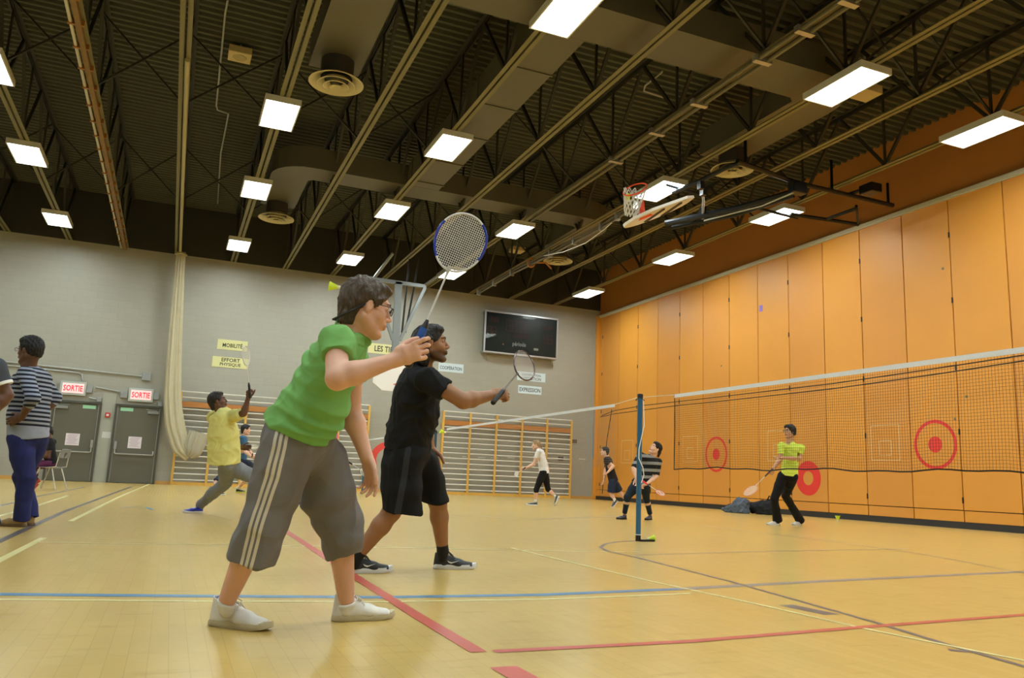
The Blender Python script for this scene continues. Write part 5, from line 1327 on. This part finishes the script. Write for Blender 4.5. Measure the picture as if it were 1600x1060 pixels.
# polo collar, side vent flap and glasses strap
col = Field(); nk = gp['neck']; nt_ = gp['hc']-gp['hf']*0.03-gp['hu']*0.05; nd_ = unit(nt_-nk); s_, u_ = perp(nd_, CF)
m = MB(); rings = []
for (o_, r_) in ((-0.012, 0.076), (0.022, 0.066), (0.026, 0.062), (0.02, 0.059), (-0.012, 0.068)):
    rings.append([nk+nd_*(o_+(0.012 if (math.cos(a)*s_+math.sin(a)*u_)@gp['hf'] < 0 else -0.022))+r_*(math.cos(a)*s_+math.sin(a)*u_) for a in np.linspace(0, 2*math.pi, 33)[:-1]])
m.loft(rings, caps=False); m.build('collar', green, gp['top'], smooth=True, angle=80)
# turned collar lapel seen below the throat
la = onD(555, 535, F0-0.10); lb = onD(573, 541, F0-0.06); lc_ = onD(563, 562, F0-0.06); ld = onD(556, 565, F0-0.11)
MB().prism([la, lb, lc_, ld], -CF*0.006).build('lapel', green, gp['top'], bevel=0.002)
pk = [onD(449, 676, F0-0.21), onD(455, 700, F0-0.21), onD(466, 706, F0-0.195)]
hc, hf, hu, hk = gp['hc'], gp['hf'], gp['hu'], gp['hk']; hs = np.cross(hf, hu); HP = lambda a, b, d: hc+(hf*a+hs*b+hu*d)*hk
MB().tube([HP(-0.018, 0.08, -0.002), HP(-0.06, 0.072, -0.04), HP(-0.098, 0.045, -0.072), HP(-0.115, 0.0, -0.082), HP(-0.098, -0.045, -0.072), HP(-0.06, -0.072, -0.04), HP(-0.018, -0.08, -0.002)], 0.004, 8).build('glasses_strap', BLACK, root, smooth=True)
# racket: blue and white, held up
bt = onD(637, 573, 2.872); tp = onD(737, 337, 3.02)
racket(bt, tp, CR*0.95-CU*0.2+CF*0.15, 'blue and white badminton racket held up by the player in green', (226, 226, 234), (22, 24, 30), grip2=(30, 84, 170), fr=0.0043, rs=0.00095, marks=[(0.55, 1.9), (3.9, 5.2)], Hl=0.232, Wl=0.187, n=(24, 27))

# --- the black shirted player
F0 = 4.85
def panel(P, N, G):
    pts = [onD(x, y, F0-0.2) for x, y in ((637, 704), (631, 750), (622, 800))]; a, b, c = pts
    best = np.full(len(P), 9.0)
    for p, q in ((a, b), (b, c)):
        d = q-p; d2 = d-CF*(d@CF); r = P-p; r = r-np.outer(r@CF, CF); t = np.clip(r@d2/(d2@d2), 0, 1); best = np.minimum(best, np.linalg.norm(r-np.outer(t, d2), axis=1))
    best[(N@CF) > -0.1] = 9; return best
blk = fabric('black_cotton', (22, 22, 25)); blks = striped('black_shorts_cloth', (19, 19, 22), 'panel', [(-1, 0.018, (46, 48, 54))])
BUP = mat('black_mesh_shoe', (34, 36, 40), 0.6, bump=0.3, bscale=200); BSO = mat('white_foam_sole', (220, 220, 222), 0.5)
hL, tL = onz(676, 889, 0), onz(742, 890, 0); hR, tR = onz(541, 896, 0), onz(591, 895, 0)
bp_ = person('bearded person in black t-shirt and black shorts stretching a racket to the right', F0, dict(
    neck=(659, 577, 0.0), chest=(651, 598, 0.0), waist=(643, 655, 0.0), pelvis=(636, 706, 0.0),
    shR=(668, 593, -0.19), shL=(654, 590, 0.19), elR=(724, 627, -0.22), wrR=(768, 618, -0.06), elL=(662, 650, 0.24), wrL=(672, 702, 0.2),
    knR=(612, 800, -0.13), anR=(556, 872, -0.18), knL=(684, 785, 0.12), anL=(692, 862, 0.16)),
    sc=1.02, head=dict(c=(673, 539, 0.0), yaw=4, pitch=7, k=0.97), hair=('long', (30, 26, 26)), skinm=SK2, su=unit(-GF*0.97+GR*0.1), h=0.006, hh=0.0038, beard=True, armr=1.12,
    top=dict(m=blk, sleeve=0.52, sl_ease=0.014, wr=0.009, wl=0.09,
             chain=[(655, 596, 0, 0.18, 30), (651, 622, 0, 0.18, 36), (648, 650, 0, 0.165, 36), (640, 676, 0, 0.165, 35), (636, 702, 0, 0.17, 36)]),
    bottom=dict(m=blks, name='shorts', up=0.6, hip=(0.175, 0.135), wr=0.012, wl=0.12,
                chainR=[(628, 730, -0.09, 0.095, 31), (627, 765, -0.11, 0.1, 31), (627, 799, -0.12, 0.1, 31)],
                chainL=[(655, 725, 0.09, 0.095, 28), (671, 755, 0.11, 0.09, 25), (680, 783, 0.12, 0.085, 20)],
                cutR=((594, 794), (658, 806)), cutL=((660, 783), (698, 784)), attrs={'panel': panel}),
    hands={'R': dict(d=CR*0.95+CU*0.15+CF*0.2, n=CF*0.8-CU*0.5, curl=(62, 70, 40), thumb=(0.7, 0.35, 0.8), k=1.02), 'L': dict(d=-CU+CR*0.3, n=-CF)},
    shoes={'L': dict(heel=hL, toe=tL, mats=(BUP, BSO, BLACK), fine=True, L=0.285, sw=True, low=0.085), 'R': dict(heel=hR, toe=tR, mats=(BUP, BSO, BLACK), fine=True, L=0.285, sw=True, low=0.085),
           'sock': (mat('black_sock', (18, 18, 20), 0.9), 0.18)}, seed=5)
bt = onD(770, 630, 4.66); tp = onD(829, 560, 5.20)
racket(bt, tp, CU*0.9-CR*0.45, 'red and black badminton racket held out by the player in black', (70, 44, 48), (20, 20, 22), rs=0.0008, strc=(226, 220, 220), shaftc=(60, 60, 64))

# --- striped sweater man at left
F0 = 6.95
def vcoord(P, N, G): return P[:, 2]
strp = striped('striped_knit', (150, 158, 178), 'vert', [('wave', 0.037, 0.5, (30, 34, 48), 0.85, 1.45)])
def armcoord(P, N, G): return P[:, 2]
jean = fabric('blue_denim', (38, 44, 96), noise=0.25)
TAN = mat('tan_suede', (150, 122, 74), 0.8)
hk_ = onz(42, 824, 0); tk_ = hk_-GR*0.29-GF*0.03
person('person in striped knit sweater and blue jeans standing with hands on hips at left', F0, dict(
    neck=(45, 573, 0), chest=(48, 592, 0), waist=(47, 640, 0), pelvis=(45, 682, 0),
    shR=(62, 588, 0.15), shL=(40, 585, -0.16), elL=(52, 622, -0.30), wrL=(34, 652, -0.2), elR=(86, 622, 0.22), wrR=(66, 650, 0.12),
    knR=(33, 745, 0.08), anR=(28, 812, 0.06), knL=(40, 745, -0.08), anL=(36, 814, -0.08)),
    sc=1.0, head=dict(c=(47, 549, 0.0), yaw=172, pitch=0, k=0.98), hair=('bushy', (22, 20, 22)), skinm=SK3, su=unit(GF*0.93+GR*0.35), h=0.008, hh=0.0045, glasses=True,
    top=dict(m=strp, name='sweater', sleeve=1.35, wr=0.003, attrs={'vert': vcoord}, ease=0.018, sl_ease=0.014, chain=[(50, 594, 0, 0.18, 19), (48, 620, 0, 0.17, 23), (45, 650, 0, 0.17, 26), (44, 684, 0, 0.17, 26)]),
    bottom=dict(m=jean, name='jeans', up=0.5, r=[(0.4, 0.092), (1.0, 0.075), (1.5, 0.068), (2.15, 0.066)], wr=0.005, hip=(0.15, 0.118)),
    hands={'L': dict(d=-CR*0.8-CU*0.3, n=CF*0.9, curl=(15, 20, 15)), 'R': dict(d=-CR*0.9-CU*0.2, n=-CF, curl=(15, 20, 15))},
    shoes={'L': dict(heel=hk_, toe=tk_, mats=(TAN, mat('brown_sole', (96, 72, 44), 0.6), TAN), L=0.29), 'R': dict(heel=hk_+GF*0.16-GR*0.03, toe=tk_+GF*0.2-GR*0.03, mats=(TAN, MATS['brown_sole'], TAN), L=0.29)}, seed=7)
# --- person cut off by the left edge
F0 = 6.1
gy = fabric('dark_grey_tee', (70, 74, 82))
gl_ = person('person in dark grey t-shirt with pale sleeve trim, cut off by the left edge', F0, dict(
    neck=(-32, 560, 0), chest=(-30, 582, 0), waist=(-32, 640, 0), pelvis=(-34, 690, 0),
    shL=(-6, 574, -0.12), shR=(-55, 574, 0.12), elL=(12, 618, -0.12), wrL=(-16, 650, -0.2), elR=(-75, 640, 0.1), wrR=(-60, 690, 0),
    knR=(-50, 760, 0.05), anR=(-52, 826, 0.05), knL=(-22, 765, -0.05), anL=(-24, 836, -0.05)),
    sc=1.0, head=dict(c=(-30, 524, 0.0), yaw=150, pitch=0, k=1.0), hair=('short', (24, 20, 20)), skinm=SK3, su=unit(-GR*0.9+GF*0.4), h=0.009, hh=0.006,
    top=dict(m=gy, sleeve=0.62, sl_ease=0.02, wr=0.004), bottom=dict(m=jean, name='jeans', up=0.5, r=[(0.4, 0.092), (1.0, 0.075), (2.09, 0.064)], wr=0.004),
    shoes={'L': dict(**ft(-36, 838, 180), mats=(TAN, MATS['brown_sole'], TAN)), 'R': dict(**ft(-62, 832, 180), mats=(TAN, MATS['brown_sole'], TAN))}, seed=8)

for sd_ in ('R', 'L'):
    a_, b_ = gl_['sh'+sd_], gl_['el'+sd_]; d_ = unit(b_-a_); s_, u_ = perp(d_, CF); c_ = a_+(b_-a_)*0.60
    MB().loft([[c_+d_*o_+r_*(math.cos(t)*s_+math.sin(t)*u_) for t in np.linspace(0, 2*math.pi, 29)[:-1]] for o_, r_ in ((-0.012, 0.062), (-0.010, 0.067), (0.010, 0.067), (0.012, 0.062))], caps=True).build('sleeve_trim', WHITE, gl_['top'], smooth=True)

# --- yellow shirt man lunging
F0 = 9.5
ylw = fabric('pale_yellow_cotton', (216, 210, 130)); gsw = striped('grey_sweatpant', (128, 132, 138), 'side', [(-0.03, 0.03, (48, 52, 62))])
BLS = mat('blue_shoe', (40, 60, 190), 0.5)
person('person in pale yellow t-shirt and grey sweatpants lunging with arm raised', F0, dict(
    neck=(345, 642, 0), chest=(349, 658, 0), waist=(350, 692, 0), pelvis=(355, 722, 0),
    shR=(368, 650, -0.12), shL=(333, 652, 0.15), elR=(381, 646, -0.2), wrR=(388, 622, -0.2), elL=(360, 690, 0.3), wrL=(378, 700, 0.3),
    knR=(340, 760, 0.0), anR=(306, 792, 0.02), knL=(392, 752, -0.1), anL=(405, 800, -0.1)),
    sc=0.94, head=dict(c=(340, 628, 0.0), yaw=15, pitch=18, k=0.95), hair=('short', (36, 28, 26)), skinm=SK3, su=unit(-GF*0.85+GR*0.4), h=0.009, hh=0.005,
    top=dict(m=ylw, sleeve=0.7, ease=0.03, sl_ease=0.03, wr=0.006, chain=[(348, 656, 0, 0.18, 20), (349, 680, 0, 0.19, 23), (350, 702, 0, 0.19, 24), (350, 724, 0, 0.2, 25)]),
    bottom=dict(m=gsw, name='sweatpants', up=0.6, r=[(0.4, 0.105), (1.0, 0.085), (1.5, 0.075), (2.02, 0.06)], wr=0.007, attrs={'side': lambda P, N, G: np.full(len(P), 9.0)}),
    hands={'R': dict(d=CU+CR*0.05, n=CR*0.6-CF*0.5, curl=(60, 70, 40)), 'L': dict(d=CR)},
    shoes={'R': dict(**ft(301, 802, 228), mats=(BLS, WHITE, BLS)), 'L': dict(**ft(404, 808, 10), mats=(BLS, WHITE, BLS))}, seed=9)
racket(onD(391, 622, 9.27), onD(383, 541, 9.2), CF+CR*0.12, 'white badminton racket raised edge-on by the man in pale yellow', (220, 220, 222), (30, 30, 34), n=(12, 14), rs=0.0016, fr=0.006)

# --- boy in blue far behind
F0 = 18.0
bl = fabric('blue_tee', (58, 96, 132)); nv = fabric('navy_shorts', (34, 44, 66))
person('person in blue t-shirt and dark shorts playing behind the man in pale yellow', F0, dict(
    neck=(381, 682, 0), chest=(379, 689, 0), waist=(378, 705, 0), pelvis=(377, 719, 0), elR=(383, 706, -0.2), wrR=(393, 714, -0.25), elL=(388, 704, 0.15), wrL=(396, 712, 0.1),
    knR=(384, 742, -0.1), anR=(377, 764, -0.1), knL=(352, 748, 0.1), anL=(344, 766, 0.1)),
    sc=0.98, head=dict(c=(384, 672, 0.0), yaw=10, pitch=0, k=0.98), hair=('short', (26, 24, 26)), skinm=SK4, su=unit(-GF*0.9+GR*0.3), h=0.012, hh=0.007,
    top=dict(m=bl, sleeve=0.6, wr=0.003), bottom=dict(m=nv, name='shorts', up=0.5, r=[(0.4, 0.105), (0.95, 0.10)], wr=0.004),
    shoes={'R': dict(**ft(377, 770, 5), mats=(BLACK, mat('lime_sole', (190, 200, 60), 0.5), BLACK)), 'L': dict(**ft(345, 774, -25), mats=(BLACK, WHITE, BLACK)), 'sock': (MATS['white_sock'], 0.15)}, seed=11)
racket(onD(394, 714, 17.7), onD(397, 695, 17.2), CR, 'pale badminton racket held by the person in blue', (210, 214, 216), (30, 30, 34), n=(10, 12), rs=0.002, fr=0.006)
# --- person in pink, mostly behind the green player
F0 = 14.0
pk = fabric('pink_tee', (232, 110, 150))
person('person in pink t-shirt mostly hidden behind the player in green', F0, dict(
    neck=(506, 662, 0), chest=(508, 672, 0), waist=(502, 700, 0), pelvis=(494, 722, 0), shR=(521, 672, -0.12), elR=(528, 700, -0.15), wrR=(538, 718, -0.15), elL=(505, 700, 0.2), wrL=(515, 712, 0.2),
    knR=(500, 752, -0.1), anR=(512, 782, -0.1), knL=(484, 758, 0.1), anL=(466, 783, 0.1)),
    sc=0.98, head=dict(c=(509, 650, 0.0), yaw=10, pitch=0, k=0.98), hair=('pony', (40, 30, 28)), skinm=SK4, su=unit(-GF*0.9+GR*0.3), h=0.011, hh=0.007,
    top=dict(m=pk, sleeve=0.5, wr=0.003), bottom=dict(m=blk, name='leggings', up=0.5, r=[(0.4, 0.088), (1.0, 0.062), (1.9, 0.045)], wr=0.002),
    shoes={'R': dict(**ft(512, 792, 0), mats=(BLACK, WHITE, BLACK)), 'L': dict(**ft(471, 791, -25), mats=(BUP, WHITE, BLACK))}, seed=12)
racket(onD(541, 720, 13.8), onD(575, 742, 13.6), CU, 'thin badminton racket held low by the person in pink', (90, 90, 96), (30, 30, 34), n=(10, 12), rs=0.002, fr=0.005)

# --- seated woman at left with chair
F0 = 15.9
ch0 = onz(75, 766, 0)
purp = fabric('plum_trousers', (96, 44, 84)); RS = mat('rust_shoe', (176, 70, 46), 0.6)
person('seated person in black t-shirt and plum trousers on a chair by the door', F0, dict(
    neck=(77, 684, 0), chest=(76, 694, 0), waist=(78, 712, 0), pelvis=(80, 722, 0), elL=(70, 712, -0.16), wrL=(58, 717, -0.12), elR=(72, 712, 0.16), wrR=(60, 717, 0.1),
    knL=(52, 728, -0.08), anL=(53, 757, -0.06), knR=(53, 729, 0.1), anR=(58, 752, 0.08)),
    sc=0.9, head=dict(c=(73, 673, 0.0), yaw=178, pitch=0, k=0.93), hair=('ponylow', (30, 24, 26)), skinm=SK3, su=unit(GF), h=0.011, hh=0.007,
    top=dict(m=blk, sleeve=0.65, wr=0.002), bottom=dict(m=purp, up=0.5, r=[(0.4, 0.088), (1.0, 0.066), (1.8, 0.06)], wr=0.003),
    shoes={'L': dict(heel=onD(60, 757, 15.84), toe=onD(50, 767, 15.7), mats=(RS, RS, RS), L=0.25), 'R': dict(heel=onD(64, 752, 15.98), toe=onD(56, 757, 15.9), mats=(RS, RS, RS), L=0.25)}, seed=13)
che = empty('stacking_chair', (ch0[0]+0.1, ch0[1], 0), 'grey plastic chair with pale metal legs under the seated woman', 'chair')
cs = onD(80, 727, 15.9); cs[2] = 0.43; PL = mat('grey_plastic', (120, 122, 126), 0.4); LG = mat('pale_leg_metal', (206, 204, 194), 0.3, metal=0.4)
bx_ = unit(GR); by_ = unit(GF)
q = Field(); q.eseg(cs-bx_*0.14, cs+bx_*0.14, (0.20, 0.016), (0.2, 0.018), by_, 0.02); fmesh('seat', [q.mesh(0.008)], PL, che)
bk0 = cs+bx_*0.24+V(0, 0, 0.2); q = Field(); q.eseg(bk0, bk0+V(0, 0, 0.16)+bx_*0.03, (0.2, 0.014), (0.18, 0.013), by_, 0.02); q.eseg(bk0+bx_*0.0+V(0, 0, 0.04), bk0+V(0, 0, 0.05)+bx_*0.01, (0.05, 0.05), (0.05, 0.05), by_, 0.01, 's'); fmesh('backrest', [q.mesh(0.008)], PL, che)
for sx, sy in ((-1, -1), (-1, 1), (1, -1), (1, 1)):
    pt = cs+bx_*0.12*sx+by_*0.17*sy+V(0, 0, -0.012); pb_ = cs+bx_*(0.26*sx)+by_*0.21*sy; pb_[2] = 0.0; MB().tube([pt, pb_+V(0, 0, 0.008)], 0.012, 8).build('leg', LG, che, smooth=True)
for sy in (-1, 1): MB().tube([cs+by_*0.18*sy+V(0, 0, -0.01), cs+bx_*0.2+by_*0.19*sy+V(0, 0, 0.02), bk0+by_*0.17*sy+V(0, 0, 0.1)], 0.011, 8).build('back_frame', LG, che, smooth=True)

# --- woman in white running
F0 = 19.1
wh = fabric('white_tee', (236, 234, 236)); DKS = mat('dark_sport_shoe', (56, 60, 76), 0.5)
person('person with fair ponytail in white t-shirt and black leggings running by the wall bars', F0, dict(
    neck=(842, 703, 0), chest=(844, 709, 0), waist=(848, 724, 0), pelvis=(850, 737, 0), elL=(834, 726, -0.15), wrL=(821, 732, -0.15), elR=(853, 724, 0.2), wrR=(856, 730, 0.1),
    knL=(838, 765, -0.05), anL=(834, 785, -0.05), knR=(856, 764, 0.1), anR=(871, 781, 0.1)),
    sc=0.96, head=dict(c=(838, 696, 0.0), yaw=175, pitch=0, k=0.95), hair=('pony', (150, 122, 86)), skinm=SK4, su=unit(GF*0.95+GR*0.2), h=0.011, hh=0.007,
    top=dict(m=wh, sleeve=0.5, wr=0.002), bottom=dict(m=blk, name='leggings', up=0.5, r=[(0.4, 0.09), (1.0, 0.064), (1.25, 0.06)], wr=0.002),
    shoes={'L': dict(**ft(831, 790, 180), mats=(DKS, WHITE, BLACK)), 'R': dict(heel=onD(874, 776, 19.1), toe=onD(868, 791, 19.1), mats=(DKS, WHITE, BLACK), L=0.26), 'sock': (MATS['white_sock'], 0.2)}, seed=15)
racket(onD(821, 731, 18.9), onD(804, 743, 18.6), CU, 'pale badminton racket held by the running woman in white', (214, 216, 214), (30, 30, 34), n=(14, 16), rs=0.0024, fr=0.006)

# --- man in black near the corner
F0 = 20.6
kit = fabric('black_sport_shirt', (36, 32, 36)); 
person('person in black shirt and black shorts with white patch jogging near the orange corner', F0, dict(
    neck=(948, 714, 0), chest=(950, 721, 0), waist=(954, 737, 0), pelvis=(958, 750, 0), elL=(958, 729, -0.22), wrL=(950, 738, -0.25), elR=(946, 735, 0.15), wrR=(944, 750, 0.1),
    knL=(955, 772, -0.05), anL=(962, 784, -0.05), knR=(968, 770, 0.1), anR=(981, 786, 0.1)),
    sc=1.0, head=dict(c=(945, 706, 0.0), yaw=180, pitch=5, k=0.98), hair=('short', (28, 24, 24)), skinm=SK4, su=unit(GF*0.95+GR*0.3), h=0.011, hh=0.007, glasses=True,
    top=dict(m=kit, sleeve=0.55, wr=0.002), bottom=dict(m=nv, name='shorts', up=0.5, r=[(0.4, 0.105), (0.85, 0.11)], wr=0.003),
    shoes={'L': dict(heel=onD(965, 783, 20.5), toe=onD(958, 792, 20.4), mats=(DKS, WHITE, BLACK), L=0.27), 'R': dict(heel=onD(983, 780, 20.7), toe=onD(979, 789, 20.7), mats=(DKS, WHITE, BLACK), L=0.26), 'sock': (MATS['white_sock'], 0.2)}, seed=16)

# --- woman in striped top behind the post
F0 = 13.5
strw = striped('black_grey_striped_knit', (30, 30, 34), 'vert', [('wave', 0.115, 0.42, (146, 146, 146))])
lg = fabric('dark_teal_leggings', (28, 40, 54))
person('person in black and grey striped top leaning and looking up behind the blue post', F0, dict(
    neck=(1019, 711, 0), chest=(1015, 722, 0), waist=(1009, 742, 0), pelvis=(1001, 756, 0), shR=(1000, 712, -0.1), shL=(1029, 722, 0.05), elR=(990, 732, -0.2), wrR=(994, 748, -0.3), elL=(1026, 744, 0.0), wrL=(1010, 757, -0.28),
    knR=(981, 778, -0.12), anR=(972, 804, -0.1), knL=(1011, 780, 0.02), anL=(1013, 806, 0.05)),
    sc=0.93, head=dict(c=(1024, 702, -0.02), yaw=212, pitch=28, tilt=-14, k=0.95), hair=('ponylow', (22, 18, 22)), skinm=SK4, su=unit(-GR*0.9+GF*0.4), h=0.009, hh=0.005,
    top=dict(m=strw, sleeve=0.95, wr=0.003, attrs={'vert': vcoord}), bottom=dict(m=lg, name='leggings', up=0.4, r=[(0.4, 0.088), (1.0, 0.062), (1.97, 0.042)], wr=0.002),
    hands={'L': dict(d=-CR*0.8-CU*0.2, n=-CF*0.2-CU, curl=(60, 70, 40))},
    shoes={'R': dict(**ft(971, 812, 225, 0.26), mats=(DKS, BLACK, BLACK)), 'L': dict(**ft(1013, 813, 240, 0.26), mats=(DKS, BLACK, BLACK))}, seed=17)
racket(onD(1004, 752, 13.15), onD(1038, 775, 12.9), CF+CU*0.45, 'red and white badminton racket held low by the woman in stripes', (232, 120, 100), (220, 60, 50), strc=(240, 220, 200), n=(14, 16), rs=0.0018, fr=0.006, logo=(222, 90, 60))

# --- woman in lime shirt
F0 = 13.6
lime = striped('lime_polo', (204, 224, 84), 'vert', [('wave', 0.06, 0.25, (224, 238, 110))])
person('person with short black hair, lime shirt and black trousers by the orange wall', F0, dict(
    neck=(1234, 689, 0), chest=(1235, 701, 0), waist=(1235, 722, 0), pelvis=(1231, 742, 0), shR=(1221, 697, -0.05), shL=(1252, 700, 0.05), elR=(1219, 718, -0.1), wrR=(1208, 733, -0.2), elL=(1249, 717, 0.0), wrL=(1222, 716, -0.28), hem=(1233, 743, 0),
    knR=(1213, 782, -0.1), anR=(1213, 814, -0.05), knL=(1236, 780, 0.02), anL=(1249, 814, 0.05)),
    sc=0.95, tw=0.88, head=dict(c=(1234, 675, 0.0), yaw=207, pitch=0, k=0.98), hair=('bob', (20, 18, 20)), skinm=SK5, su=unit(-GR*0.86+GF*0.5), h=0.009, hh=0.005, glasses=True,
    top=dict(m=lime, name='polo_shirt', sleeve=0.6, wr=0.003, vneck=True, attrs={'vert': vcoord}, ease=0.016, sl_ease=0.008), bottom=dict(m=fabric('black_trousers', (20, 20, 24)), up=0.9, hip=(0.13, 0.098), r=[(0.4, 0.088), (1.0, 0.07), (1.5, 0.070), (2.06, 0.085)], wr=0.004),
    hands={'R': dict(d=-CR*0.6-CU*0.8, n=CF, curl=(50, 60, 40)), 'L': dict(d=-CR-CU*0.1, n=CU, curl=(15, 20, 15))},
    shoes={'R': dict(**ft(1208, 821, 195, 0.26), mats=(WSH, WHITE, LACE)), 'L': dict(**ft(1245, 821, 215, 0.26), mats=(WSH, WHITE, LACE))}, seed=18)
racket(onD(1207, 733, 13.38), onD(1165, 775, 13.1), CR*0.5+CF+CU*0.6, 'red and white badminton racket held low by the woman in lime', (226, 150, 130), (80, 40, 40), strc=(240, 224, 206), n=(14, 16), rs=0.0018, fr=0.006, logo=(222, 90, 60))

# --- bag and jacket against the orange wall
b0 = onz(1168, 803, 0); rd = V(0, -1, 0)
F = Field(); cb = V(b0[0]+0.25, b0[1]-0.15, 0.18)
F.eseg(cb+V(0, 0.38, -0.03), cb-V(0, 0.42, 0.02), (0.17, 0.13), (0.17, 0.16), V(1, 0, 0), 0.05); F.seg(cb-V(0, 0.1, 0), cb-V(0, 0.4, -0.02), 0.16, 0.16, 0.05); F.seg(cb-V(0, 0.1, 0.12), cb-V(0, 0.4, 0.12), 0.16, 0.16, 0.03)
F.cut((0, 0, 0.004), (0, 0, -1)); bg = fmesh('sports_bag', [F.mesh(0.014)], fabric('black_nylon', (30, 30, 34), bump=0.5, bscale=40), None, wr=0.02, seed=3, wl=0.2, zmin=0.003)
tag(bg, 'black sports bag lying against the foot of the orange wall', 'bag')
MB().tube([cb+V(-0.05, -0.3, 0.12), cb+V(-0.06, -0.42, 0.27), cb+V(-0.03, -0.55, 0.24), cb+V(-0.02, -0.5, 0.02)], 0.018, 6).build('strap', BLACK, bg, smooth=True)
F = Field(); cj = V(b0[0]-0.12, b0[1]+0.22, 0.14)
F.eseg(cj+V(0, 0.38, -0.05), cj-V(0, 0.20, -0.04), (0.14, 0.06), (0.15, 0.11), V(1, 0, 0), 0.05); F.seg(cj+V(0.05, 0.05, 0.11), cj+V(0.05, -0.2, 0.13), 0.12, 0.11, 0.05); F.seg(cj+V(0, 0.3, -0.1), cj+V(0, -0.2, -0.08), 0.14, 0.15, 0.04); F.seg(cj+V(-0.05, 0.3, -0.06), cj+V(-0.08, 0.5, -0.08), 0.05, 0.04, 0.04)
F.cut((0, 0, 0.004), (0, 0, -1)); jk = fmesh('jacket', [F.mesh(0.012)], fabric('slate_jacket', (84, 92, 104), bump=0.6, bscale=30), None, wr=0.028, seed=6, wl=0.13, zmin=0.003)
tag(jk, 'crumpled slate grey jacket heaped against the black bag', 'jacket')
MB().tube([cj+V(-0.13, 0.35, 0.0), cj+V(-0.15, 0.1, 0.08), cj+V(-0.14, -0.15, 0.1)], 0.008, 6).build('zip', DARK, jk)
